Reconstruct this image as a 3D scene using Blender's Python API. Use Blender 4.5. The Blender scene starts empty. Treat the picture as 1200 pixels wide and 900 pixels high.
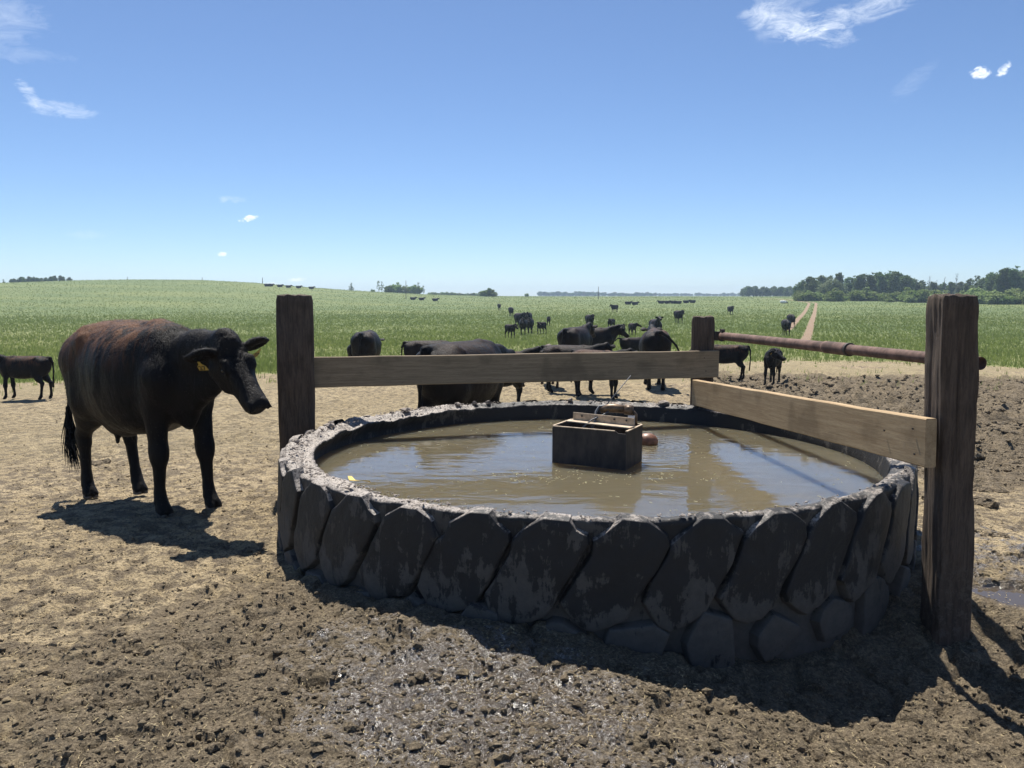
import bpy, math, random
import numpy as np
from mathutils import Vector, Matrix

# ------------------------------------------------------------------ camera, sky, sun, exposure
S = bpy.context.scene
C = S.collection
random.seed(7)
rng = np.random.default_rng(7)
R = math.radians

cam_d = bpy.data.cameras.new('camera')
cam = bpy.data.objects.new('camera', cam_d)
C.objects.link(cam)
cam_d.sensor_width = 36.0
cam_d.lens = 36.0 * 930.0 / 1200.0
cam_d.clip_start = 0.05
cam_d.clip_end = 8000
cam.location = (0, 0, 1.6)
cam.rotation_euler = (math.pi / 2 - math.atan(103 / 930.0), 0, 0)
S.camera = cam

SUN_TO = Vector((-0.11, 0.55, 1.0)).normalized()
W = bpy.data.worlds.new('World')
S.world = W
W.use_nodes = True
wn = W.node_tree
wn.nodes.clear()
SKY_STRENGTH = 0.079
S.view_settings.view_transform = 'Standard'
S.view_settings.look = 'None'
S.view_settings.gamma = 1
S.view_settings.exposure = 0.74
S.render.engine = 'CYCLES'
S.cycles.max_bounces = 6
S.cycles.volume_bounces = 0


def build_world():
    N, L = wn.nodes, wn.links
    out = N.new('ShaderNodeOutputWorld')
    bg = N.new('ShaderNodeBackground')
    bg.inputs['Strength'].default_value = SKY_STRENGTH
    sky = N.new('ShaderNodeTexSky')
    sky.sky_type = 'NISHITA'
    sky.sun_disc = False
    sky.sun_elevation = math.asin(SUN_TO.z)
    sky.sun_rotation = math.atan2(SUN_TO.x, SUN_TO.y)
    sky.altitude = 700
    sky.air_density = 0.76
    sky.dust_density = 0.3
    sky.ozone_density = 6.0
    tc = N.new('ShaderNodeTexCoord')
    # cirrus wisps and small puffs: (px, py) of the sky turned into directions
    P = math.atan(103 / 930.0)

    def direc(px, py):
        v = Vector((px - 600, 930 * math.cos(P) - (py - 450) * math.sin(P),
                    -(930 * math.sin(P) + (py - 450) * math.cos(P))))
        return v.normalized()
    # centre, angle of long axis (deg, image plane, clockwise), half length, half width (px), strength, noise scale
    clouds = [((930, 28), 14, 62, 17, 0.55, 26), ((1005, 14), -17, 75, 13, 0.50, 26), ((915, 5), 70, 34, 40, 0.25, 20),
              ((35, 112), 52, 19, 7, 0.5, 40), ((70, 128), 8, 34, 9, 0.42, 36),
              ((5, 25), 5, 42, 24, 0.26, 20), ((10, 62), 4, 60, 9, 0.2, 24),
              ((1147, 85), 0, 9, 5.5, 1.5, 90), ((1176, 81), -50, 8, 4.5, 1.1, 90),
              ((289, 257), -14, 11, 3.6, 1.7, 90), ((260, 298), 0, 5, 3, 1.3, 90), ((271, 234), 0, 16, 4, 0.22, 60),
              ((105, 275), 0, 26, 5, 0.12, 40), ((1070, 95), -40, 26, 10, 0.1, 40),
              ((322, 332), 0, 12, 2.2, 0.9, 90), ((346, 328), -5, 12, 2.4, 0.9, 90)]
    total = None

    def math_(op, a, b=None, clamp=False):
        m = N.new('ShaderNodeMath')
        m.operation = op
        m.use_clamp = clamp
        for i, v in enumerate((a, b)):
            if v is None:
                continue
            if isinstance(v, (int, float)):
                m.inputs[i].default_value = v
            else:
                L.new(v, m.inputs[i])
        return m.outputs[0]

    def dot(vec):
        d = N.new('ShaderNodeVectorMath')
        d.operation = 'DOT_PRODUCT'
        L.new(tc.outputs['Generated'], d.inputs[0])
        d.inputs[1].default_value = vec
        return d.outputs['Value']
    noises = {}
    for (c, ang, hl, hw, st, ns) in clouds:
        d0 = direc(*c)
        a = R(ang)
        d1 = direc(c[0] + math.cos(a), c[1] + math.sin(a))
        t1 = (d1 - d0).normalized()
        t2 = d0.cross(t1).normalized()
        if ns not in noises:
            mp = N.new('ShaderNodeMapping')
            mp.inputs['Scale'].default_value = (1.0, 1.0, 2.6 if ns < 50 else 1.5)
            mp.inputs['Rotation'].default_value = (0, R(-18 if ns == 26 else 20), 0)
            L.new(tc.outputs['Generated'], mp.inputs['Vector'])
            nz = N.new('ShaderNodeTexNoise')
            nz.inputs['Scale'].default_value = ns
            nz.inputs['Detail'].default_value = 6
            nz.inputs['Roughness'].default_value = 0.68
            nz.inputs['Distortion'].default_value = 1.4 if ns < 50 else 0.4
            L.new(mp.outputs[0], nz.inputs['Vector'])
            noises[ns] = nz.outputs['Fac']
        nz = noises[ns]
        u = math_('DIVIDE', dot(t1), hl / 1040.0)
        v = math_('DIVIDE', dot(t2), hw / 1040.0)
        q = math_('ADD', math_('POWER', math_('ABSOLUTE', u), 2.0), math_('POWER', math_('ABSOLUTE', v), 2.0))
        front = math_('GREATER_THAN', dot(d0), 0.3)
        m = math_('SUBTRACT', 1.15, q)
        nn = math_('MULTIPLY', math_('SUBTRACT', nz, 0.5), 5.0 if ns < 50 else 8.0)
        m = math_('ADD', m, nn)
        m = math_('MULTIPLY', m, 0.55, clamp=True)
        edge = math_('SUBTRACT', 1.6, math_('MULTIPLY', q, 0.8), clamp=True)
        m = math_('MULTIPLY', math_('MULTIPLY', m, edge), front)
        m = math_('MULTIPLY', m, st)
        total = m if total is None else math_('ADD', total, m)
    tot = math_('MINIMUM', total, 0.92)
    mix = N.new('ShaderNodeMix')
    mix.data_type = 'RGBA'
    mix.inputs[7].default_value = (8.6, 9.2, 10.0, 1)
    L.new(tot, mix.inputs[0])
    L.new(sky.outputs[0], mix.inputs[6])
    L.new(mix.outputs[2], bg.inputs['Color'])
    L.new(bg.outputs[0], out.inputs[0])


build_world()
sun_d = bpy.data.lights.new('sun', 'SUN')
sun_d.energy = 4.8
sun_d.angle = R(0.55)
sun_d.color = (1.0, 0.95, 0.87)
sun = bpy.data.objects.new('sun', sun_d)
C.objects.link(sun)
sun.rotation_euler = SUN_TO.to_track_quat('Z', 'Y').to_euler()
sun.location = (0, 0, 60)


# ------------------------------------------------------------------ numpy noise
def _h(ix, iy, iz, seed):
    n = (ix.astype(np.int64) * 374761393 + iy.astype(np.int64) * 668265263 + iz.astype(np.int64) * 2147483647 + seed * 144665) & 0xFFFFFFFF
    n = ((n ^ (n >> 13)) * 1274126177) & 0xFFFFFFFF
    n = ((n ^ (n >> 16)) * 2246822519) & 0xFFFFFFFF
    return ((n ^ (n >> 15)) & 0xFFFFFF) / float(0xFFFFFF)


def noise(x, y, z=None, seed=0):
    """value noise, 0..1"""
    x = np.asarray(x, float)
    y = np.asarray(y, float)
    fx, fy = np.floor(x), np.floor(y)
    tx, ty = x - fx, y - fy
    tx = tx * tx * (3 - 2 * tx)
    ty = ty * ty * (3 - 2 * ty)
    if z is None:
        zz = np.zeros_like(fx)
        a = _h(fx, fy, zz, seed) * (1 - tx) + _h(fx + 1, fy, zz, seed) * tx
        b = _h(fx, fy + 1, zz, seed) * (1 - tx) + _h(fx + 1, fy + 1, zz, seed) * tx
        return a * (1 - ty) + b * ty
    z = np.asarray(z, float)
    fz = np.floor(z)
    tz = z - fz
    tz = tz * tz * (3 - 2 * tz)
    r = []
    for k in (0, 1):
        a = _h(fx, fy, fz + k, seed) * (1 - tx) + _h(fx + 1, fy, fz + k, seed) * tx
        b = _h(fx, fy + 1, fz + k, seed) * (1 - tx) + _h(fx + 1, fy + 1, fz + k, seed) * tx
        r.append(a * (1 - ty) + b * ty)
    return r[0] * (1 - tz) + r[1] * tz


def fbm(x, y, z=None, oct=4, seed=0, gain=0.5):
    s = 0
    a = 1
    t = 0
    for i in range(oct):
        c, s_ = math.cos(0.6 * i), math.sin(0.6 * i)
        xx, yy = (x * c - y * s_) * 2 ** i, (x * s_ + y * c) * 2 ** i
        s = s + a * noise(xx, yy, None if z is None else z * 2 ** i, seed + i * 17)
        t += a
        a *= gain
    return s / t


def sstep(a, b, x):
    t = np.clip((x - a) / (b - a), 0, 1)
    return t * t * (3 - 2 * t)


# ------------------------------------------------------------------ mesh helpers
def mesh_np(name, verts, faces, mat=None, smooth=True, parent=None, uniform=None):
    """faces: (n,k) array or list of arrays with k 3 or 4"""
    me = bpy.data.meshes.new(name)
    verts = np.asarray(verts, np.float32)
    if isinstance(faces, np.ndarray):
        faces = [faces]
    faces = [np.asarray(f, np.int32) for f in faces if len(f)]
    me.vertices.add(len(verts))
    me.vertices.foreach_set('co', verts.ravel())
    tot = sum(f.size for f in faces)
    nf = sum(len(f) for f in faces)
    me.loops.add(tot)
    me.loops.foreach_set('vertex_index', np.concatenate([f.ravel() for f in faces]))
    me.polygons.add(nf)
    sizes = np.concatenate([np.full(len(f), f.shape[1], np.int32) for f in faces])
    starts = np.concatenate([[0], np.cumsum(sizes)[:-1]]).astype(np.int32)
    me.polygons.foreach_set('loop_start', starts)
    me.update(calc_edges=True)
    me.polygons.foreach_set('use_smooth', np.full(nf, smooth))
    me.validate()
    o = bpy.data.objects.new(name, me)
    C.objects.link(o)
    if mat:
        me.materials.append(mat)
    if parent:
        o.parent = parent
    return o


def add_attr(o, name, vals):
    a = o.data.attributes.new(name, 'FLOAT', 'POINT')
    a.data.foreach_set('value', np.asarray(vals, np.float32).ravel())


def tag(o, label=None, cat=None, group=None, kind=None):
    if label:
        o['label'] = label
    if cat:
        o['category'] = cat
    if group:
        o['group'] = group
    if kind:
        o['kind'] = kind
    return o


def empty(name, loc=(0, 0, 0), rz=0):
    o = bpy.data.objects.new(name, None)
    C.objects.link(o)
    o.location = loc
    o.rotation_euler = (0, 0, rz)
    o.empty_display_size = 0.2
    return o


class MB:
    """collects pieces into one mesh"""

    def __init__(s):
        s.v, s.q, s.t, s.n = [], [], [], 0

    def add(s, v, q=None, t=None):
        v = np.asarray(v, float).reshape(-1, 3)
        if q is not None and len(q):
            s.q.append(np.asarray(q, int) + s.n)
        if t is not None and len(t):
            s.t.append(np.asarray(t, int) + s.n)
        s.v.append(v)
        s.n += len(v)

    def tube(s, pts, rad, seg=10, cap=True):
        pts = [Vector(p) for p in pts]
        n = len(pts)
        rad = [rad] * n if isinstance(rad, (int, float)) else rad
        V = []
        prev = None
        for i, p in enumerate(pts):
            d = (pts[min(i + 1, n - 1)] - pts[max(i - 1, 0)]).normalized()
            if prev is None:
                up = Vector((0, 0, 1)) if abs(d.z) < 0.9 else Vector((1, 0, 0))
                a = d.cross(up).normalized()
            else:
                a = (prev - d * prev.dot(d)).normalized()
            prev = a
            b = d.cross(a)
            for k in range(seg):
                t = 2 * math.pi * k / seg
                V.append(p + (a * math.cos(t) + b * math.sin(t)) * rad[i])
        Q = [(i * seg + k, i * seg + (k + 1) % seg, (i + 1) * seg + (k + 1) % seg, (i + 1) * seg + k) for i in range(n - 1) for k in range(seg)]
        T = []
        if cap:
            V.append(pts[0])
            V.append(pts[-1])
            for k in range(seg):
                T.append((n * seg, (k + 1) % seg, k))
                T.append((n * seg + 1, (n - 1) * seg + k, (n - 1) * seg + (k + 1) % seg))
        s.add(V, Q, T)

    def box(s, c, sz, M=None):
        c = np.array(c, float)
        h = np.array(sz, float) / 2
        V = np.array([(x, y, z) for x in (-1, 1) for y in (-1, 1) for z in (-1, 1)], float) * h + c
        if M is not None:
            V = np.array([M @ Vector(v) for v in V])
        s.add(V, [(0, 1, 3, 2), (4, 6, 7, 5), (0, 4, 5, 1), (2, 3, 7, 6), (0, 2, 6, 4), (1, 5, 7, 3)])

    def build(s, name, mat=None, parent=None, smooth=False):
        f = []
        if s.q:
            f.append(np.concatenate(s.q))
        if s.t:
            f.append(np.concatenate(s.t))
        return mesh_np(name, np.concatenate(s.v), f, mat, smooth, parent)


# ------------------------------------------------------------------ materials
class NT:
    def __init__(s, name):
        s.m = bpy.data.materials.new(name)
        s.m.use_nodes = True
        s.N, s.L = s.m.node_tree.nodes, s.m.node_tree.links
        s.N.clear()
        s.out = s.N.new('ShaderNodeOutputMaterial')
        s.b = s.N.new('ShaderNodeBsdfPrincipled')
        s.L.new(s.b.outputs[0], s.out.inputs['Surface'])
        s.tc = s.N.new('ShaderNodeTexCoord')
        s.obj = s.tc.outputs['Object']

    def put(s, sock, v):
        if v is None:
            return
        if isinstance(v, bpy.types.NodeSocket):
            s.L.new(v, sock)
        elif isinstance(v, (tuple, list)) and len(v) == 3 and sock.type == 'RGBA':
            sock.default_value = (*v, 1)
        else:
            sock.default_value = v

    def math(s, op, a, b=None, c=None, clamp=False):
        m = s.N.new('ShaderNodeMath')
        m.operation = op
        m.use_clamp = clamp
        s.put(m.inputs[0], a)
        s.put(m.inputs[1], b)
        s.put(m.inputs[2], c)
        return m.outputs[0]

    def map(s, vec=None, scale=(1, 1, 1), rot=(0, 0, 0), loc=(0, 0, 0)):
        m = s.N.new('ShaderNodeMapping')
        s.put(m.inputs['Vector'], vec or s.obj)
        m.inputs['Scale'].default_value = scale
        m.inputs['Rotation'].default_value = rot
        m.inputs['Location'].default_value = loc
        return m.outputs[0]

    def noise(s, scale, detail=4, rough=0.55, dist=0.0, vec=None, col=False):
        n = s.N.new('ShaderNodeTexNoise')
        s.put(n.inputs['Vector'], vec or s.obj)
        n.inputs['Scale'].default_value = scale
        n.inputs['Detail'].default_value = detail
        n.inputs['Roughness'].default_value = rough
        n.inputs['Distortion'].default_value = dist
        return n.outputs['Color' if col else 'Fac']

    def voro(s, scale, feature='F1', vec=None, out='Distance', rand=1.0):
        n = s.N.new('ShaderNodeTexVoronoi')
        n.feature = feature
        s.put(n.inputs['Vector'], vec or s.obj)
        n.inputs['Scale'].default_value = scale
        n.inputs['Randomness'].default_value = rand
        return n.outputs[out]

    def ramp(s, f, a, b, c0=0.0, c1=1.0):
        m = s.N.new('ShaderNodeMapRange')
        m.interpolation_type = 'SMOOTHSTEP'
        s.put(m.inputs[0], f)
        m.inputs[1].default_value = a
        m.inputs[2].default_value = b
        m.inputs[3].default_value = c0
        m.inputs[4].default_value = c1
        return m.outputs[0]

    def mix(s, f, a, b, mode='MIX'):
        m = s.N.new('ShaderNodeMix')
        m.data_type = 'RGBA'
        m.blend_type = mode
        s.put(m.inputs[0], f)
        s.put(m.inputs[6], a)
        s.put(m.inputs[7], b)
        return m.outputs[2]

    def attr(s, name):
        a = s.N.new('ShaderNodeAttribute')
        a.attribute_name = name
        return a.outputs['Fac']

    def xyz(s, v=None):
        a = s.N.new('ShaderNodeSeparateXYZ')
        s.put(a.inputs[0], v or s.obj)
        return a.outputs

    def bump(s, h, strength=0.5, dist=0.01, prev=None):
        b = s.N.new('ShaderNodeBump')
        b.inputs['Strength'].default_value = strength
        b.inputs['Distance'].default_value = dist
        s.put(b.inputs['Height'], h)
        if prev:
            s.L.new(prev, b.inputs['Normal'])
        return b.outputs[0]

    def fin(s, col=None, rough=None, bump=None, spec=None, **kw):
        s.put(s.b.inputs['Base Color'], col)
        s.put(s.b.inputs['Roughness'], rough)
        if bump:
            s.L.new(bump, s.b.inputs['Normal'])
        s.put(s.b.inputs['Specular IOR Level'], spec)
        for k, v in kw.items():
            s.put(s.b.inputs[k.replace('_', ' ')], v)
        return s.m


# field direction (wheel track and crop rows run this way)
TA = R(21.05)


def mat_ground():
    t = NT('pasture_soil')
    gr, mud, wet, straw, pud = (t.attr(k) for k in ('grass', 'mud', 'wet', 'straw', 'puddle'))
    big = t.noise(0.9, 5, 0.6)
    med = t.noise(9, 5, 0.65)
    fine = t.noise(60, 5, 0.7)
    tan = t.mix(t.ramp(big, 0.35, 0.65), (0.39, 0.300, 0.172), (0.53, 0.415, 0.250))
    tan = t.mix(t.ramp(med, 0.42, 0.60), tan, (0.135, 0.102, 0.066))
    tan = t.mix(t.ramp(fine, 0.5, 0.60, 0, 0.85), tan, (0.088, 0.066, 0.042))
    tan = t.mix(t.ramp(t.noise(130, 4, 0.75), 0.52, 0.62, 0, 0.55), tan, (0.50, 0.42, 0.28))
    # trodden straw flecks
    fl = t.voro(95, vec=t.map(scale=(1, 2.2, 1), rot=(0, 0, 0.6)))
    fl2 = t.voro(70, vec=t.map(scale=(2.6, 1, 1), rot=(0, 0, -0.5)))
    flm = t.math('MAXIMUM', t.ramp(fl, 0.30, 0.16), t.ramp(fl2, 0.30, 0.15))
    flm = t.math('MULTIPLY', flm, t.ramp(t.noise(5, 4), 0.42, 0.6))
    tan = t.mix(t.math('MULTIPLY', flm, t.ramp(straw, 0, 1, 0.35, 1.0)), tan, (0.52, 0.43, 0.26))
    mudc = t.mix(t.ramp(med, 0.35, 0.7), (0.078, 0.060, 0.038), (0.20, 0.154, 0.098))
    mudc = t.mix(t.ramp(fine, 0.48, 0.62, 0, 0.75), mudc, (0.32, 0.255, 0.165))
    mudc = t.mix(t.ramp(t.noise(130, 4, 0.75), 0.52, 0.62, 0, 0.35), mudc, (0.40, 0.33, 0.22))
    mm = t.math('ADD', mud, t.math('MULTIPLY', t.math('SUBTRACT', med, 0.5), 1.3))
    mm = t.ramp(mm, 0.25, 0.75)
    dirt = t.mix(mm, tan, mudc)
    dirt = t.mix(t.math('MULTIPLY', straw, 0.55), dirt, (0.30, 0.25, 0.135))
    wm = t.ramp(t.math('ADD', wet, t.math('MULTIPLY', t.math('SUBTRACT', t.noise(9, 6, 0.75), 0.5), 2.2)), 0.40, 0.75)
    dirt = t.mix(t.math('MULTIPLY', wm, 0.75), dirt, (0.085, 0.066, 0.05))
    film_glints = t.math('MULTIPLY', t.math('MULTIPLY', t.ramp(t.noise(38, 5, 0.8, 0.5), 0.55, 0.63), wm), 0.8)
    dirt = t.mix(film_glints, dirt, (0.60, 0.57, 0.54))  # pale dried film; sun glints on the wet mud are put into its colour
    # crop ground
    x, y, z = t.xyz()
    s = t.math('SUBTRACT', t.math('MULTIPLY', x, math.cos(TA)), t.math('MULTIPLY', y, math.sin(TA)))
    l = t.math('ADD', t.math('MULTIPLY', x, math.sin(TA)), t.math('MULTIPLY', y, math.cos(TA)))
    gbig = t.noise(0.02, 5, 0.6, vec=t.map(scale=(1, 2.5, 1)))
    gmed = t.noise(1.6, 4, 0.7)
    g = t.mix(t.ramp(gbig, 0.38, 0.66), (0.110, 0.150, 0.046), (0.165, 0.192, 0.060))
    g = t.mix(t.ramp(gmed, 0.4, 0.7, 0, 0.35), g, (0.09, 0.14, 0.05))
    g = t.mix(t.ramp(t.noise(0.5, 3, 0.6), 0.55, 0.75, 0, 0.5), g, (0.26, 0.28, 0.11))
    wv = t.N.new('ShaderNodeTexWave')
    wv.inputs['Scale'].default_value = 0.42
    wv.inputs['Distortion'].default_value = 0.6
    wv.inputs['Detail'].default_value = 2
    t.put(wv.inputs['Vector'], t.map(rot=(0, 0, TA)))
    rows = t.math('MULTIPLY', t.ramp(wv.outputs['Fac'], 0.55, 0.95), t.ramp(s, 0.5, 5))
    rows = t.math('MULTIPLY', rows, t.ramp(l, 260, 90))
    g = t.mix(t.math('MULTIPLY', rows, 0.28), g, (0.17, 0.16, 0.075))
    soil = t.mix(t.ramp(gmed, 0.3, 0.7), (0.17, 0.205, 0.065), (0.30, 0.29, 0.12))
    near = t.ramp(l, 20, 75)
    g = t.mix(near, soil, g)
    # wheel ruts bending away to the left far out
    bend = t.math('MULTIPLY', t.math('POWER', t.math('DIVIDE', t.math('MAXIMUM', t.math('SUBTRACT', l, 215), 0.0), 30.0), 1.6), 5.0)
    wob = 0.0
    sb = t.math('ADD', t.math('ADD', s, bend), wob)
    d = t.math('MINIMUM', t.math('ABSOLUTE', t.math('ADD', sb, 0.65)), t.math('ADD', t.math('ABSOLUTE', t.math('ADD', sb, 2.3)), t.ramp(l, 72, 60)))
    d = t.math('ADD', d, t.math('MULTIPLY', t.math('SUBTRACT', t.noise(0.8, 4), 0.5), 0.28))
    rut = t.math('MULTIPLY', t.ramp(d, 0.40, 0.22), t.math('MULTIPLY', t.ramp(l, 40, 52), t.ramp(l, 300, 265)))
    g = t.mix(rut, g, (0.27, 0.19, 0.125))
    gm = t.ramp(t.math('ADD', gr, t.math('MULTIPLY', t.math('SUBTRACT', med, 0.5), 0.7)), 0.3, 0.7)
    col = t.mix(gm, dirt, g)
    col = t.mix(pud, col, (0.075, 0.06, 0.045))
    rough = t.math('SUBTRACT', 0.95, t.math('MULTIPLY', wm, 0.74))
    rough = t.math('MULTIPLY', rough, t.math('SUBTRACT', 1.0, t.math('MULTIPLY', pud, 0.95)))
    h = t.math('ADD', t.math('MULTIPLY', t.noise(28, 6, 0.7), 1.0), t.math('MULTIPLY', t.voro(45), 0.35))
    dry = t.math('SUBTRACT', 1.0, pud)
    bn = t.bump(t.math('MULTIPLY', h, dry), 1.0, 0.042)
    bn = t.bump(t.math('MULTIPLY', t.noise(160, 3, 0.7), dry), 0.8, 0.006, bn)
    return t.fin(col, rough, bn, spec=t.math('ADD', 0.35, t.math('MULTIPLY', wm, 0.75)))


def mat_coat(name, hero=False, brown=0.5):
    t = NT(name)
    x, y, z = t.xyz()
    st = t.noise(14, 5, 0.7, 0.4, vec=t.map(scale=(1.6, 1, 0.42)))
    pt = t.noise(3.0, 4, 0.6, vec=t.map(scale=(1, 1, 0.8)))
    up = t.ramp(z, 0.98, 1.36)
    along = t.math('MULTIPLY', t.ramp(x, 0.66, 0.40), t.ramp(x, -1.0, -0.55))
    m = t.math('MULTIPLY', t.math('MULTIPLY', up, along), brown)
    m = t.math('MULTIPLY', m, t.ramp(t.math('ADD', t.math('MULTIPLY', pt, 0.6), t.math('MULTIPLY', st, 0.6)), 0.52, 0.66))
    blk = t.mix(t.ramp(pt, 0.4, 0.7), (0.0065, 0.006, 0.0068), (0.013, 0.011, 0.0105))
    rust = t.mix(st, (0.05, 0.025, 0.015), (0.23, 0.115, 0.062))
    col = t.mix(m, blk, rust)
    if hero:
        fleck = t.math('MULTIPLY', t.ramp(t.voro(60), 0.12, 0.05), t.ramp(t.noise(6, 3), 0.55, 0.62))
        col = t.mix(fleck, col, (0.22, 0.19, 0.15))
    h = t.noise(70, 4, 0.7, 0.3, vec=t.map(scale=(1.3, 1.3, 0.3)))
    bn = t.bump(h, 0.7, 0.012)
    bn = t.bump(st, 0.5, 0.02, bn)
    return t.fin(col, t.ramp(st, 0.3, 0.7, 0.40, 0.6), bn, spec=0.10)


def mat_simple(name, col, rough=0.7, nscale=20, var=0.35, bump=0.3, bd=0.004, scale=(1, 1, 1), metallic=0.0, spec=0.5):
    t = NT(name)
    n = t.noise(nscale, 5, 0.65, vec=t.map(scale=scale))
    dark = tuple(c * (1 - var) for c in col)
    lite = tuple(min(1, c * (1 + var)) for c in col)
    c = t.mix(t.ramp(n, 0.3, 0.7), dark, lite)
    return t.fin(c, rough, t.bump(n, bump, bd), spec=spec, Metallic=metallic)


def mat_tyre(name, lug=False):
    t = NT(name)
    x, y, z = t.xyz()
    a = t.math('ARCTAN2', y, x)
    n1 = t.noise(5, 6, 0.7)
    n2 = t.noise(22, 5, 0.7)
    drip = t.noise(9, 5, 0.7, 0.5, vec=t.map(scale=(1.5, 1.5, 0.35)))
    rub = t.mix(n2, (0.013, 0.013, 0.014), (0.026, 0.025, 0.025))
    dust = t.mix(n2, (0.055, 0.051, 0.047), (0.14, 0.128, 0.112))
    low = t.ramp(z, 0.35, -0.12)
    dm = t.math('ADD', t.math('MULTIPLY', low, 0.20), t.math('ADD', t.math('MULTIPLY', t.math('SUBTRACT', drip, 0.5), 0.7), t.math('MULTIPLY', t.math('SUBTRACT', n1, 0.5), 0.8)))
    dm = t.ramp(dm, 0.05, 0.10, 0, 0.85)
    geo = t.N.new('ShaderNodeNewGeometry')
    nz = t.xyz(geo.outputs['Normal'])[2]
    col = t.mix(dm, rub, dust)
    # pale dried mud lying on what faces up near the lip
    top = t.math('MULTIPLY', t.ramp(nz, 0.40, 0.70), t.ramp(z, 0.38, 0.47))
    left = t.ramp(x, -0.6, -1.9)
    amt = t.math('ADD', t.math('ADD', n1, t.math('MULTIPLY', n2, 0.5)), t.math('MULTIPLY', left, 0.28))
    top = t.math('MULTIPLY', top, t.ramp(amt, 0.68, 0.86))
    n3 = t.noise(70, 4, 0.75)
    pale = t.mix(n2, (0.20, 0.172, 0.148), (0.46, 0.41, 0.36))
    pale = t.mix(t.ramp(n3, 0.48, 0.58, 0, 0.9), pale, (0.06, 0.05, 0.044))
    col = t.mix(top, col, pale)
    bn = t.bump(t.noise(30, 6, 0.75), 0.6, 0.008)
    bn = t.bump(n1, 0.4, 0.02, bn)
    return t.fin(col, t.ramp(dm, 0, 1, 0.6, 0.95), bn, spec=0.35)


def mat_timber(name, c0, c1, c2, scale, rot=(0, 0, 0), bump=0.6, bd=0.008):
    t = NT(name)
    v = t.map(scale=scale)
    g = t.noise(6, 6, 0.7, 0.6, vec=v)
    f = t.noise(38, 4, 0.75, 0.2, vec=v)
    b = t.noise(2.3, 4, 0.6)
    col = t.mix(t.ramp(g, 0.3, 0.7), c0, c1)
    col = t.mix(t.ramp(f, 0.52, 0.75, 0, 0.7), col, c2)
    col = t.mix(t.ramp(b, 0.52, 0.68, 0, 0.45), col, tuple(k * 0.45 for k in c0))
    if name == 'old_timber':       # mud splashed up the foot of the post
        z = t.xyz()[2]
        sp = t.math('MULTIPLY', t.ramp(t.noise(24, 5, 0.8), 0.50, 0.60), t.ramp(z, 0.55, -0.1))
        col = t.mix(t.math('MULTIPLY', sp, 0.7), col, (0.15, 0.125, 0.10))
    bn = t.bump(t.math('ADD', g, t.math('MULTIPLY', f, 0.6)), bump, bd)
    return t.fin(col, 0.82, bn, spec=0.25)


M = {}
M['ground'] = mat_ground()
M['hero'] = mat_coat('cow_coat', True, 1.0)
M['coat'] = mat_coat('black_coat', False, 0.15)
M['coat_brown'] = mat_coat('rusty_black_coat', False, 0.6)
M['coat_red'] = mat_simple('brown_calf_coat', (0.06, 0.028, 0.016), 0.6, 8, 0.5)
M['rubber'] = mat_tyre('tyre_rubber')
M['crust'] = mat_simple('dried_mud', (0.25, 0.215, 0.185), 0.95, 30, 0.4, 0.8, 0.01)
M['hoof'] = mat_simple('hoof_horn', (0.10, 0.085, 0.07), 0.6, 40, 0.4)
M['tagy'] = mat_simple('tag_plastic', (0.40, 0.29, 0.06), 0.4, 20, 0.12, 0.05)
M['ink'] = mat_simple('tag_ink', (0.02, 0.02, 0.02), 0.5, 20, 0.1)
M['eye'] = mat_simple('eye_gloss', (0.006, 0.005, 0.005), 0.06, 20, 0.1, 0.0)
M['post'] = mat_timber('old_timber', (0.070, 0.052, 0.041), (0.150, 0.113, 0.086), (0.022, 0.017, 0.014), (7, 7, 0.7), bump=0.9, bd=0.014)
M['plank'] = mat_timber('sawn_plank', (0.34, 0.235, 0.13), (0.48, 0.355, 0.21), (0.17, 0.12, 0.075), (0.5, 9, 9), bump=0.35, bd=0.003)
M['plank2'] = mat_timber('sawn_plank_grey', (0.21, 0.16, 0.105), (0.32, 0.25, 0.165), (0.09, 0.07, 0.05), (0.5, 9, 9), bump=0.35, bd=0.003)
M['rust'] = mat_simple('rusty_steel', (0.135, 0.083, 0.066), 0.8, 9, 0.5, 0.5, 0.004, spec=0.3)
M['rust_dark'] = mat_simple('dark_steel', (0.045, 0.034, 0.028), 0.7, 14, 0.5, 0.5, 0.003, (1, 1, 0.4))
M['bar'] = mat_simple('pale_steel_angle', (0.46, 0.36, 0.25), 0.7, 22, 0.3, 0.3, 0.003)
M['brass'] = mat_simple('dirty_brass', (0.15, 0.10, 0.06), 0.45, 30, 0.5, 0.3, 0.002, metallic=0.4)
M['hose'] = mat_simple('grey_hose', (0.10, 0.105, 0.115), 0.5, 30, 0.4)
M['white'] = mat_simple('white_plastic', (0.78, 0.78, 0.76), 0.4, 10, 0.06, 0.05)
M['orange'] = mat_simple('float_rubber', (0.22, 0.10, 0.055), 0.45, 22, 0.4, 0.3)
M['yellow'] = mat_simple('yellow_scrap', (0.72, 0.50, 0.12), 0.5, 40, 0.2)
M['straw'] = mat_simple('straw', (0.50, 0.40, 0.22), 0.7, 3, 0.45, 0.1)
M['clod'] = mat_simple('soil_clod', (0.20, 0.155, 0.105), 0.95, 7, 0.6, 0.8, 0.01)
M['scum'] = mat_simple('floating_chaff', (0.40, 0.38, 0.22), 0.7, 9, 0.4)


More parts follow.
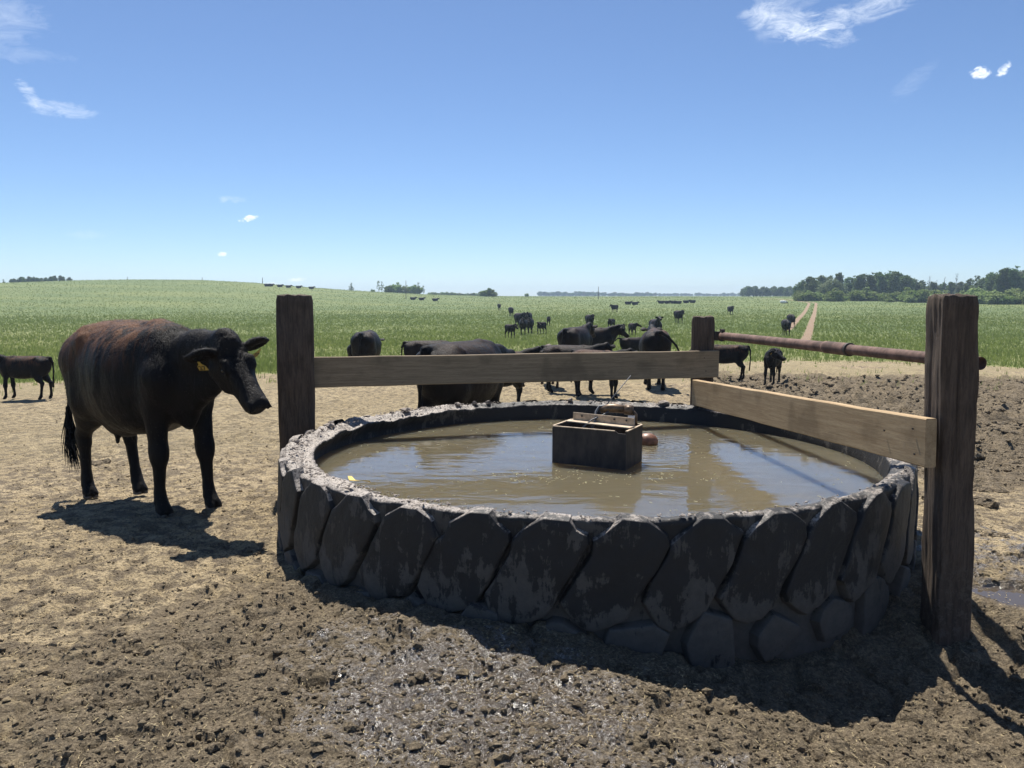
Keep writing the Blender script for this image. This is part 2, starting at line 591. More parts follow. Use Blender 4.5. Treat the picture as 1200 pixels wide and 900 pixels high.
def mat_leaf(name, a, b, ns=0.35):
    t = NT(name)
    n = t.noise(ns, 6, 0.8)
    oi = t.N.new('ShaderNodeObjectInfo')
    col = t.mix(t.ramp(n, 0.35, 0.65), a, b)
    hs = t.N.new('ShaderNodeHueSaturation')
    t.put(hs.inputs['Color'], col)
    t.put(hs.inputs['Value'], t.math('ADD', 0.75, t.math('MULTIPLY', oi.outputs['Random'], 0.5)))
    t.put(hs.inputs['Hue'], t.math('ADD', 0.485, t.math('MULTIPLY', oi.outputs['Random'], 0.03)))
    m = t.fin(hs.outputs[0], 0.6, spec=0.2)
    tr = t.N.new('ShaderNodeBsdfTranslucent')
    t.put(tr.inputs['Color'], hs.outputs[0])
    mx = t.N.new('ShaderNodeMixShader')
    mx.inputs[0].default_value = 0.42
    t.L.new(t.b.outputs[0], mx.inputs[1])
    t.L.new(tr.outputs[0], mx.inputs[2])
    t.L.new(mx.outputs[0], t.out.inputs['Surface'])
    return m


M['leaf_dark'] = mat_leaf('poplar_leaves', (0.086, 0.144, 0.052), (0.155, 0.218, 0.081))
M['leaf_mid'] = mat_leaf('shrub_leaves', (0.154, 0.231, 0.066), (0.253, 0.319, 0.11))
M['leaf_grey'] = mat_leaf('willow_leaves', (0.138, 0.184, 0.092), (0.23, 0.27, 0.155))
M['leaf_lite'] = mat_leaf('pale_bush_leaves', (0.2, 0.27, 0.09), (0.3, 0.35, 0.14))
M['bark'] = mat_simple('bark', (0.16, 0.14, 0.12), 0.9, 6, 0.4, 0.5, 0.02, (1, 1, 0.3))
M['blade'] = mat_leaf('crop_blades', (0.140, 0.182, 0.048), (0.205, 0.240, 0.072), 0.7)


# ------------------------------------------------------------------ terrain
AZX = np.array([-3000, -600, -500, -440, -360, -300, -260, -180, -100, 0, 100, 300, 600, 3000], float)   # px east of centre at focal 930
AZZ = np.array([4, 6.0, 7.2, 7.6, 7.6, 6.7, 5.6, 3.7, 2.3, 1.35, 1.3, 1.3, 1.6, 1.6], float)


def base_h(x, y):
    x = np.asarray(x, float)
    y = np.asarray(y, float)
    r = np.hypot(x, y)
    z = np.interp(r, [0, 6, 7.5, 10.5, 18, 30, 60, 130], [0, -0.02, -0.12, -0.27, -0.38, -0.70, -1.15, -1.25])
    fwd = np.clip(y, 1, None)
    az = np.clip(x / fwd * 930, -3000, 3000)
    az = np.where(y > 1, az, np.sign(x) * 3000)
    A = np.interp(az, AZX, AZZ)
    w = sstep(130, 330, r)
    z = z * (1 - w) + A * w
    z = z + np.clip(r - 330, 0, None) * 0.0004
    # the trampled hollow on the near right of the trough
    z = z - 0.35 * np.exp(-(((x - 1.95) / 1.2) ** 2 + ((y - 3.4) / 0.95) ** 2))
    z = z + 0.05 * np.exp(-(((x + 0.2) / 0.8) ** 2 + ((y - 3.75) / 0.35) ** 2))
    # tyre bed
    return z


def zones(x, y):
    r = np.hypot(x, y)
    edge = 24.0 + 3.5 * (fbm(x * 0.22, y * 0.22, seed=3) - 0.5) * 2 + 2.5 * (fbm(x * 1.1, y * 1.1, seed=4) - 0.5) + np.clip(x, -1e9, 0) * 0.12
    az = np.arctan2(x, np.maximum(y, .01))
    edge = edge + 1.5 * np.exp(-((az - R(21)) / 0.05) ** 2) + 6.0 * sstep(R(9), R(17), az)
    grass = sstep(-2.4, 1.6, r - edge) * (y > 0) + sstep(-1.5, 1.5, r - 30) * (y <= 0)
    n = fbm(x * 0.8, y * 0.8, seed=5)
    n2 = fbm(x * 0.35, y * 0.35, seed=15)
    # churned dark mud on the right beyond the trough
    mud = sstep(2.2, 4.6, x - 0.06 * y) * sstep(7.3, 8.8, y + 0.15 * x) * sstep(24, 19.5, y + 0.05 * x + 3 * (n - .5))
    mud = mud * (0.95 + 0.5 * n)
    mud2 = 0.72 * sstep(0.0, 2.2, 5.2 - np.hypot((x - 1.0) * 0.62, (y - 3.2) * 1.0) * 2.0)
    mud2 = mud2 + 0.08 * sstep(4.4, 3.2, y) * sstep(-3.0, -0.5, x)
    mud = np.maximum(mud, mud2)
    mud = np.maximum(mud, 0.35 * sstep(0.5, 0.7, n2) * (r < 20))
    wet = np.exp(-(((x + 0.12) / 0.75) ** 2 + ((y - 3.05) / 0.65) ** 2)) * 1.15
    wet = np.maximum(wet, 0.75 * np.exp(-(((x - 0.55) / 0.8) ** 2 + ((y - 2.45) / 0.5) ** 2)))
    wet = np.maximum(wet, 0.55 * np.exp(-(((x + .75) / 0.5) ** 2 + ((y - 3.5) / 0.45) ** 2)))
    wet = np.maximum(wet, 0.5 * sstep(2.5, 2.7, x) * sstep(4.2, 4.6, y) * sstep(6, 5.2, y))
    pn = (fbm(x * 6, y * 6, seed=31) - .5)
    pud = sstep(1.0, 0.75, np.hypot((x - 2.80) / 0.20, (y - 4.40) / 0.18) + pn * 0.9)
    pud = np.maximum(pud, sstep(1.0, 0.8, np.hypot((x - 3.35) / 0.3, (y - 4.85) / 0.06) + pn * 0.9))
    pud = np.maximum(pud, sstep(1.0, 0.8, np.hypot((x - 2.05) / 0.35, (y - 12.8) / 0.22) + pn * 0.8))
    straw = sstep(14, 21, r) * sstep(0.5, 3, 34 - r) * (1 - mud) * sstep(0.42, 0.6, n + 0.1)
    straw = np.maximum(straw, 0.45 * sstep(8, 10, y) * sstep(3.5, 1.5, x) * sstep(22, 14, r))
    return grass, np.clip(mud, 0, 1), np.clip(wet, 0, 1), np.clip(straw, 0, 1), pud


def height(x, y):
    """full terrain with clods and hoof marks"""
    z = base_h(x, y)
    grass, mud, wet, straw, pud = zones(x, y)
    r = np.hypot(x, y)
    amp = np.clip(1 - grass, 0, 1) * sstep(40, 25, r)
    n = (fbm(x * 1.3, y * 1.3, oct=3, seed=40) - 0.5) * 0.07
    n = n + (fbm(x * 7, y * 7, oct=4, seed=50, gain=0.6) - 0.5) * (0.045 + 0.03 * mud)
    ridg = np.abs(fbm(x * 4.5, y * 4.5, oct=3, seed=60) - 0.5) * 2
    n = n + (fbm(x * 26, y * 30, oct=3, seed=55, gain=0.7) - 0.5) * 0.030 * sstep(9, 5, r)
    n = n - 0.028 * sstep(0.12, 0.0, ridg) * (0.3 + mud)
    # hoof pocks
    pk = noise(x * 5.5 + 2 * noise(x * 3, y * 3, seed=8), y * 6, seed=70)
    n = n - 0.035 * sstep(0.72, 0.90, pk) * (0.35 + 0.8 * mud)
    n = n + 0.03 * mud * (noise(x * 11, y * 11, seed=80) - 0.4)
    far = sstep(3.0, 5, x) * sstep(8, 10, y)
    n = n + far * mud * (fbm(x * 3.6, y * 3.6, oct=4, seed=90, gain=0.65) - 0.5) * 0.36
    calm = 1 - 0.85 * sstep(0.3, 1.0, wet)
    z = z + n * amp * (0.55 + 0.45 * calm)
    # a puddle is level
    pl = np.where(y < 6, base_h(3.0, 4.4) - 0.03, base_h(2.05, 12.8) - 0.02)
    z = z * (1 - pud) + pl * pud
    return z


def gz(x, y):
    return float(base_h(np.array([x]), np.array([y]))[0])


def build_ground():
    def axis(dense_lo, dense_hi, f, lim_lo, lim_hi):
        pos = [dense_lo]
        while pos[-1] < lim_hi:
            pos.append(pos[-1] + f(pos[-1]))
        neg = [dense_lo]
        while neg[-1] > lim_lo:
            neg.append(neg[-1] - f(neg[-1]))
        return np.array(neg[::-1][:-1] + pos)
    fx = lambda v: 0.017 + max(0, abs(v - 0.3) - 2.6) * 0.012 + max(0, abs(v) - 40) * 0.03
    fy = lambda v: (0.0125 if 1.9 < v < 2.8 else 0.0045 * v) if 1.9 < v < 30 else (0.12 + (v - 30) * 0.03 if v >= 30 else 0.02 + (1.9 - v) * 0.08)
    X = axis(0.3, 0, fx, -1700, 1700)
    Y = axis(2.0, 0, fy, -400, 1700)
    gx, gy = np.meshgrid(X, Y)
    x, y = gx.ravel(), gy.ravel()
    z = height(x, y)
    # keep the soil below the water inside the trough
    ins = np.hypot(x - 0.57, y - 5.88) < 2.05
    z = np.where(ins, np.minimum(z, -0.15), z)
    n, m = len(X), len(Y)
    idx = np.arange(n * m).reshape(m, n)
    F = np.stack([idx[:-1, :-1].ravel(), idx[:-1, 1:].ravel(), idx[1:, 1:].ravel(), idx[1:, :-1].ravel()], 1)
    o = mesh_np('ground', np.stack([x, y, z], 1), F, M['ground'])
    for k, v in zip(('grass', 'mud', 'wet', 'straw', 'puddle'), zones(x, y)):
        add_attr(o, k, v)
    tag(o, kind='structure')
    print('ground verts', len(x))


build_ground()

# ------------------------------------------------------------------ trough made of a giant tyre
TC = np.array([0.57, 5.88])
LIP = 0.54


def ring_mesh(prof, seg, dist):
    prof = np.array(prof, float)
    th = np.linspace(0, 2 * np.pi, seg, endpoint=False)
    k = len(prof)
    r = np.repeat(prof[None, :, 0], seg, 0)
    z = np.repeat(prof[None, :, 1], seg, 0)
    T = np.repeat(th[:, None], k, 1)
    r, z = dist(T, r, z)
    V = np.stack([r * np.cos(T), r * np.sin(T), z], 2).reshape(-1, 3)
    i = np.arange(seg)
    j = np.arange(k - 1)
    I, J = np.meshgrid(i, j, indexing='ij')
    a = I * k + J
    b = ((I + 1) % seg) * k + J
    F = np.stack([a, b, b + 1, a + 1], 2).reshape(-1, 4)
    return V, F


def densify(pts, step):
    out = []
    for (a, b) in zip(pts[:-1], pts[1:]):
        a, b = np.array(a, float), np.array(b, float)
        n = max(1, int(np.linalg.norm(b - a) / step))
        for i in range(n):
            out.append(a + (b - a) * i / n)
    out.append(np.array(pts[-1], float))
    return np.array(out)


def build_trough():
    root = empty('tyre_trough', (TC[0], TC[1], 0))
    tag(root, 'huge upturned black rubber tyre used as a round water trough, muddy pale lip', 'water trough')
    prof = densify([(2.03, -0.20), (2.035, 0.20), (2.042, 0.40), (2.062, 0.505), (2.10, 0.526), (2.135, 0.536), (2.172, 0.534), (2.186, 0.520), (2.175, 0.30), (2.175, 0.0), (2.17, -0.25), (2.10, -0.42)], 0.018)

    def dist(T, r, z):
        cx, cy = np.cos(T), np.sin(T)
        top = sstep(0.40, 0.52, z)
        n = fbm(cx * 9, cy * 9, z * 4, oct=4, seed=101, gain=0.6) - 0.5
        n2 = fbm(cx * 75 + r * 30, cy * 75, z * 30, oct=3, seed=111, gain=0.7) - 0.5
        left = sstep(-0.2, -0.9, cx)
        z2 = z + top * (n * (0.016 + 0.05 * left) + n2 * (0.024 + 0.02 * left))
        # a trodden groove along the lip
        gr = np.exp(-((r - 2.10 - 0.02 * n) / 0.016) ** 2) * top
        z2 = z2 - gr * 0.022 * (0.5 + left)
        r2 = r + n * 0.014 + n2 * 0.010 * top - left * 0.085 * sstep(2.15, 2.06, r) * top
        r2 = r2 + 0.02 * np.sin(2 * T + 0.6)
        return r2, z2
    V, F = ring_mesh(prof, 1100, dist)
    mesh_np('carcass', V, F, M['rubber'], True, root)

    # tread lugs
    up = [(-.055, .005), (.05, .005), (.10, -.03), (.148, -.07), (.150, -.115), (.10, -.225), (.03, -.34), (-.018, -.43),
          (-.045, -.475), (-.12, -.515), (-.205, -.545), (-.265, -.515), (-.325, -.45), (-.340, -.40), (-.28, -.29), (-.222, -.17), (-.205, -.12), (-.150, -.06)]
    lo = [(.02, -.475), (.085, -.50), (.14, -.56), (.15, -.62), (.12, -.70), (.06, -.76), (-.03, -.775), (-.10, -.755), (-.15, -.68), (-.16, -.60), (-.12, -.525), (-.05, -.465)]
    n_l = 36
    pitch = 2 * math.pi / n_l
    r0 = 2.168

    def lug(poly, th, depth, seed, name):
        pr = np.random.default_rng(seed)
        p = np.array(poly, float)
        p = p + pr.normal(0, 0.009, p.shape)
        if name == 'shoulder_lug':
            c0 = p.mean(0)
            p = c0 + (p - c0) * pr.uniform(0.80, 1.10) * np.array([1.0, pr.uniform(0.85, 1.2)]) + pr.normal(0, [0.02, 0.012])
            p = p[np.sort(pr.permutation(len(p))[:8])]
        cen = p.mean(0)
        pts = densify(np.vstack([p, p[:1]]), 0.014)[:-1]
        m = len(pts)
        # round the corners a little
        for _ in range(0):
            pts = 0.5 * pts + 0.25 * (np.roll(pts, 1, 0) + np.roll(pts, -1, 0))
        d = pts - cen
        ln = np.linalg.norm(d, axis=1, keepdims=True)
        u = d / ln
        rings = [(pts + u * 0.016, -0.02), (pts + u * 0.012, 0.005), (pts + u * 0.003, depth - 0.008), (pts - u * 0.000, depth - 0.003), (pts - u * 0.005, depth)]
        for f in (0.86, 0.72, 0.58, 0.44, 0.3, 0.15):
            rings.append((cen + (pts - u * 0.005 - cen) * f, depth + 0.004 * (1 - f)))
        P, Rr = [], []
        for q, rr in rings:
            P.append(q)
            Rr.append(np.full(m, rr))
        P = np.concatenate(P + [cen[None]])
        Rr = np.concatenate(Rr + [[depth + 0.004]])
        uu, vv = P[:, 0], P[:, 1]
        nz_ = fbm(uu * 18 + seed * 3.1, vv * 12, oct=4, seed=200, gain=0.6) - 0.5
        nb = fbm(uu * 5 + seed * 1.7, vv * 5, oct=2, seed=210) - 0.5
        on = (Rr > depth - 0.02)
        Rr = Rr + on * (nz_ * 0.010 + nb * 0.012)
        rr = r0 + Rr + 0.02 * np.sin(2 * th + 0.6)
        rr = rr + np.interp(vv, [-.8, -.45, 0], [0.0, 0.012, 0.0])
        T = th + uu / r0
        z = LIP - 0.008 + vv
        Vv = np.stack([rr * np.cos(T), rr * np.sin(T), z], 1)
        Q = []
        for k in range(len(rings) - 1):
            a = k * m + np.arange(m)
            b = k * m + (np.arange(m) + 1) % m
            Q.append(np.stack([a, a + m, b + m, b], 1))
        a = (len(rings) - 1) * m + np.arange(m)
        b = (len(rings) - 1) * m + (np.arange(m) + 1) % m
        Tt = np.stack([a, np.full(m, len(P) - 1), b], 1)
        # u runs to the viewer's right when seen from outside (counter-clockwise from above)
        o = mesh_np(name, Vv, [np.concatenate(Q)[:, ::-1], Tt[:, ::-1]], M['rubber'], True, root)
        sm = np.ones(len(o.data.polygons), bool)
        sm[:3 * m] = False
        o.data.polygons.foreach_set('use_smooth', sm)
        return o
    for i in range(n_l):
        th = -math.pi / 2 + (i - 18) * pitch + 0.010
        lug(up, th, 0.046 + 0.004 * math.sin(i * 2.3), 500 + i, 'tread_lug')
        lug(lo, th, 0.056 + 0.006 * math.sin(i * 1.7), 700 + i, 'shoulder_lug')
    # dried mud lumps lying along the lip
    mb = MB()
    pr = np.random.default_rng(5)
    for i in range(1800):
        th = pr.uniform(0, 2 * math.pi)
        left = max(0, -math.cos(th))
        if pr.random() > 0.22 + 0.78 * left:
            continue
        rr = pr.uniform(2.11 - 0.08 * left, 2.175) + 0.02 * math.sin(2 * th + 0.6)
        s = pr.uniform(0.003, 0.009) * (1.6 if pr.random() < 0.1 else 1)
        ico(mb, (rr * math.cos(th), rr * math.sin(th), LIP + 0.004 + s * 0.1), (s * pr.uniform(.8, 1.8), s, s * .6), pr)
    for i in range(13):           # bigger slabs, as on the far rim
        th = pr.uniform(0.25, 3.6)
        rr = 2.13 + 0.02 * math.sin(2 * th + 0.6)
        s = pr.uniform(0.02, 0.045)
        ico(mb, (rr * math.cos(th), rr * math.sin(th), LIP + 0.012), (s * 1.5, s * 1.3, 0.022), pr)
    mb.build('mud_crust', M['crust'], root)['kind'] = 'stuff'


PHI = (1 + 5 ** .5) / 2
_iv = np.array([(-1, PHI, 0), (1, PHI, 0), (-1, -PHI, 0), (1, -PHI, 0), (0, -1, PHI), (0, 1, PHI), (0, -1, -PHI), (0, 1, -PHI), (PHI, 0, -1), (PHI, 0, 1), (-PHI, 0, -1), (-PHI, 0, 1)]) / math.hypot(1, PHI)
_if = np.array([(0, 11, 5), (0, 5, 1), (0, 1, 7), (0, 7, 10), (0, 10, 11), (1, 5, 9), (5, 11, 4), (11, 10, 2), (10, 7, 6), (7, 1, 8), (3, 9, 4), (3, 4, 2), (3, 2, 6), (3, 6, 8), (3, 8, 9), (4, 9, 5), (2, 4, 11), (6, 2, 10), (8, 6, 7), (9, 8, 1)])


def ico(mb, c, s, pr):
    v = _iv * np.array(s) * pr.uniform(0.65, 1.25, (12, 1))
    a = pr.uniform(0, 6.28)
    cc, ss = math.cos(a), math.sin(a)
    v = v @ np.array([[cc, ss, 0], [-ss, cc, 0], [0, 0, 1]])
    mb.add(v + np.array(c), t=_if)


build_trough()


def build_water():
    nr, ns = 60, 260
    rr = np.linspace(0, 1.0, nr) ** 0.7 * 2.06
    th = np.linspace(0, 2 * np.pi, ns, endpoint=False)
    Rr, T = np.meshgrid(rr[1:], th, indexing='ij')
    V = np.stack([Rr * np.cos(T), Rr * np.sin(T), np.zeros_like(Rr)], 2).reshape(-1, 3)
    V = np.vstack([V, [[0, 0, 0]]])
    m = nr - 1
    I, J = np.meshgrid(np.arange(m - 1), np.arange(ns), indexing='ij')
    a = I * ns + J
    b = I * ns + (J + 1) % ns
    F = np.stack([a, a + ns, b + ns, b], 2).reshape(-1, 4)
    T3 = np.stack([np.full(ns, len(V) - 1), np.arange(ns), (np.arange(ns) + 1) % ns], 1)
    t = NT('muddy_water')
    n = t.noise(1.2, 3, 0.5)
    col = t.mix(n, (0.125, 0.108, 0.070), (0.148, 0.127, 0.082))
    w1 = t.noise(5.0, 3, 0.5, 0.3, vec=t.map(scale=(0.5, 1.3, 1)))
    w2 = t.noise(17, 3, 0.6, 0.2, vec=t.map(scale=(0.55, 1.4, 1)))
    # ripples round the float ball
    x, y, z = t.xyz()
    bx, by = 1.135 - TC[0], 6.45 - TC[1]
    d = t.math('SQRT', t.math('ADD', t.math('POWER', t.math('SUBTRACT', x, bx), 2.0), t.math('POWER', t.math('SUBTRACT', y, by), 2.0)))
    rp = t.math('MULTIPLY', t.math('SINE', t.math('ADD', t.math('MULTIPLY', d, 75.0), t.math('MULTIPLY', w2, 5.0))), t.ramp(d, 0.95, 0.05))
    bn = t.bump(w1, 0.16, 0.03)
    bn = t.bump(w2, 0.06, 0.008, bn)
    bn = t.bump(rp, 0.30, 0.0035, bn)
    t.fin(col, 0.03, bn, spec=0.5, IOR=1.58, Subsurface_Weight=1.0, Subsurface_Scale=0.9)
    t.b.inputs['Subsurface Radius'].default_value = (1.0, 0.8, 0.5)
    o = mesh_np('water', V, [F, T3], t.m)
    o.location = (TC[0], TC[1], 0.37)
    tag(o, kind='structure')


build_water()


# ------------------------------------------------------------------ timber posts, planks, pipe
def timber(name, c, rz, w, d, z0, z1, seed, lean=(0, 0), mat=None, rough=1.0, wear=0.012, nu=26, dz=0.02):
    """hewn post with split grain and worn arrises; closed top"""
    nz_ = int((z1 - z0) / dz)
    per = []
    for i in range(nu):
        per.append((-1 + 2 * i / nu, -1))
    for i in range(nu):
        per.append((1, -1 + 2 * i / nu))
    for i in range(nu):
        per.append((1 - 2 * i / nu, 1))
    for i in range(nu):
        per.append((-1, 1 - 2 * i / nu))
    per = np.array(per, float)
    n = len(per)
    # rounded corners
    L = (np.abs(per) ** 14).sum(1) ** (1 / 14.)
    per = per / L[:, None]
    V = []
    zs = np.linspace(z0, z1, nz_ + 1)
    for k, z in enumerate(zs):
        px, py = per[:, 0] * w / 2, per[:, 1] * d / 2
        nx, ny = per[:, 0] / np.linalg.norm(per, axis=1), per[:, 1] / np.linalg.norm(per, axis=1)
        zz = np.full(n, z)
        g = fbm(px * 45 + seed, py * 45, zz * 1.6, oct=3, seed=seed) - 0.5
        crack = sstep(0.80, 0.92, noise(px * 60 + seed * 2, py * 60, zz * 1.1, seed=seed + 5))
        b = fbm(px * 6 + seed, py * 6, zz * 3.0, oct=3, seed=seed + 9) - 0.5
        corner = sstep(0.80, 1.05, np.abs(per[:, 0]) * np.abs(per[:, 1]))
        chip = sstep(0.55, 0.8, noise(px * 10 + 3, py * 10, zz * 5, seed=seed + 3)) * corner
        off = (g * 0.014 - crack * 0.012 + b * 0.02) * rough - chip * wear
        tw = sstep(z1 - 0.05, z1, z)
        px2, py2 = px + nx * off - px * 0.06 * tw, py + ny * off - py * 0.06 * tw
        zz2 = zz + (sstep(z1 - .1, z1, z)) * (fbm(px * 20, py * 20, oct=3, seed=seed + 2) - 0.5) * 0.03
        V.append(np.stack([px2 + lean[0] * (z - z0), py2 + lean[1] * (z - z0), zz2], 1))
    Q = []
    for k in range(nz_):
        a = k * n + np.arange(n)
        b = k * n + (np.arange(n) + 1) % n
        Q.append(np.stack([a, b, b + n, a + n], 1))
    last = V[-1]
    nn = nz_ + 1
    cen = last.mean(0)
    for f in (0.8, 0.6, 0.4, 0.2):
        q = cen + (last - cen) * f
        q[:, 2] = z1 + (fbm(q[:, 0] * 20, q[:, 1] * 20, oct=3, seed=seed + 2) - 0.5) * 0.03 + 0.004
        V.append(q)
        a = (nn - 1) * n + np.arange(n)
        b = (nn - 1) * n + (np.arange(n) + 1) % n
        Q.append(np.stack([a, b, b + n, a + n], 1))
        nn += 1
    V.append(cen[None])
    a = (nn - 1) * n + np.arange(n)
    b = (nn - 1) * n + (np.arange(n) + 1) % n
    T = np.stack([a, b, np.full(n, nn * n)], 1)
    o = mesh_np(name, np.concatenate(V), [np.concatenate(Q), T], mat or M['post'], True)
    o.location = (c[0], c[1], 0)
    o.rotation_euler = (0, 0, rz)
    return o


g3 = 'posts around the tyre trough'
p1 = timber('timber_post', (-1.885, 6.86), R(14), 0.30, 0.29, -0.4, 1.605, 11, lean=(0.008, 0))
tag(p1, 'dark square timber post at the left rear of the tyre, beside the big cow', 'post', g3)
p2 = timber('timber_post', (1.93, 8.03), R(-14), 0.22, 0.23, -0.5, 1.39, 23)
tag(p2, 'shortest and farthest square timber post where plank and pipe meet', 'post', g3)
p3 = timber('timber_post', (2.365, 4.13), R(-3), 0.185, 0.205, -0.6, 1.60, 37, lean=(-0.038, 0), wear=0.03, rough=1.25)
tag(p3, 'thick split timber post nearest the camera at the right of the tyre', 'post', g3)


def plank(name, a, b, h, th, seed, mat):
    """a, b: top centre ends; sawn board with slightly wavering edges"""
    a, b = Vector(a), Vector(b)
    L = (b - a).length
    n = 60
    xs = np.linspace(0, L, n)
    k = [(-th / 2, -0.006), (-th / 2 + 0.006, 0), (th / 2 - 0.006, 0), (th / 2, -0.006), (th / 2, -h + 0.006), (th / 2 - 0.006, -h), (-th / 2 + 0.006, -h), (-th / 2, -h + 0.006)]
    k = np.array(k)
    V = []
    for x in xs:
        w = (noise(np.array([x * 2.0]), np.array([seed]), seed=seed)[0] - .5) * 0.008
        hh = (noise(np.array([x * 3.0]), np.array([seed + 5.]), seed=seed)[0] - .5) * 0.006
        V.append(np.stack([np.full(8, x), k[:, 0] + w, k[:, 1] + hh * (k[:, 1] > -h / 2) - hh * (k[:, 1] < -h / 2)], 1))
    V = np.concatenate(V)
    Q = []
    for i in range(n - 1):
        p = i * 8 + np.arange(8)
        q = i * 8 + (np.arange(8) + 1) % 8
        Q.append(np.stack([p, p + 8, q + 8, q], 1))
    V = np.vstack([V, V[:8].mean(0), V[-8:].mean(0)])
    e0, e1 = len(V) - 2, len(V) - 1
    T = [(e0, i, (i + 1) % 8) for i in range(8)] + [(e1, (n - 1) * 8 + (i + 1) % 8, (n - 1) * 8 + i) for i in range(8)]
    o = mesh_np(name, V, [np.concatenate(Q), np.array(T)], mat, False)
    d = (b - a).normalized()
    yv = Vector((0, 0, 1)).cross(d).normalized()
    zv = d.cross(yv)
    o.matrix_world = Matrix.Translation(a) @ Matrix((d, yv, zv)).transposed().to_4x4()
    return o


gp = 'planks over the trough'
PLB_A, PLB_B = (1.765, 7.62, 0.80), (2.125, 3.98, 0.98)
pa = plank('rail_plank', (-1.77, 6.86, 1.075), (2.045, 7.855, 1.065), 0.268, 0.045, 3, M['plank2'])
tag(pa, 'long greyish sawn plank spanning from the left post to the far post', 'plank', gp)
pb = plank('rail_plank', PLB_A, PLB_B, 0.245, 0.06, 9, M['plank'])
tag(pb, 'pale sawn plank slanting towards the nearest right post, lit by the sun', 'plank', gp)


def nails(o, spots, side):
    for (x, z) in spots:
        mb = MB()
        mb.tube([(x, side, z), (x, side * 1.12, z)], 0.006, 8)
        mb.build('nail_head', M['rust_dark'], o)


nails(pa, [(3.78, -0.07), (3.80, -0.20)], -0.023)
nails(pb, [(3.30, -0.10), (3.56, -0.06), (3.58, -0.19)], -0.031)


def build_pipe():
    A, B = Vector((2.085, 7.92, 1.205)), Vector((2.50, 4.22, 1.243))
    root = empty('steel_pipe', A)
    tag(root, 'rusty round steel pipe rail running from the far post to the nearest post', 'pipe')
    d = B - A
    L = d.length
    dn = d.normalized()

    def tubes(name, s0, s1, r, mat, inner=None):
        mb = MB()
        n = 12
        pts = [dn * (s0 + (s1 - s0) * i / n) for i in range(n + 1)]
        mb.tube(pts, r, 20, cap=inner is None)
        if inner:
            mb.tube([dn * s1, dn * (s1 - 0.25)], inner, 20, cap=False)
            m = MB()
        o = mb.build(name, mat, root, True)
        return o
    split = 2.30
    tubes('pipe_section', 0.0, split, 0.040, M['rust'])
    # open ended near section
    mb = MB()
    mb.tube([dn * (split + (L - split) * i / 10) for i in range(11)], 0.036, 20, cap=False)
    seg = 20
    tubev = []
    e = dn * L
    a = dn.cross(Vector((0, 0, 1))).normalized()
    b = dn.cross(a)
    for rr, off in ((0.036, 0), (0.030, 0.0), (0.030, -0.4)):
        for k in range(seg):
            t = 2 * math.pi * k / seg
            tubev.append(e + dn * off + (a * math.cos(t) + b * math.sin(t)) * rr)
    Q = [(i * seg + k, i * seg + (k + 1) % seg, (i + 1) * seg + (k + 1) % seg, (i + 1) * seg + k) for i in range(2) for k in range(seg)]
    mb.add(tubev, Q, [(2 * seg, 2 * seg + k, 2 * seg + k + 1) for k in range(1, seg - 1)])
    mb.build('pipe_section', M['rust'], root, True)
    tubes('collar', split - 0.22, split + 0.10, 0.045, M['rust'])
    tubes('joint_ring', split + 0.095, split + 0.115, 0.0475, M['rust_dark'])
    mb = MB()
    mb.box((-0.02, 0, 0), (0.10, 0.05, 0.09))
    mb.box((0.0, -0.04, 0.01), (0.03, 0.09, 0.12))
    mb.build('bracket', M['rust_dark'], root)


build_pipe()


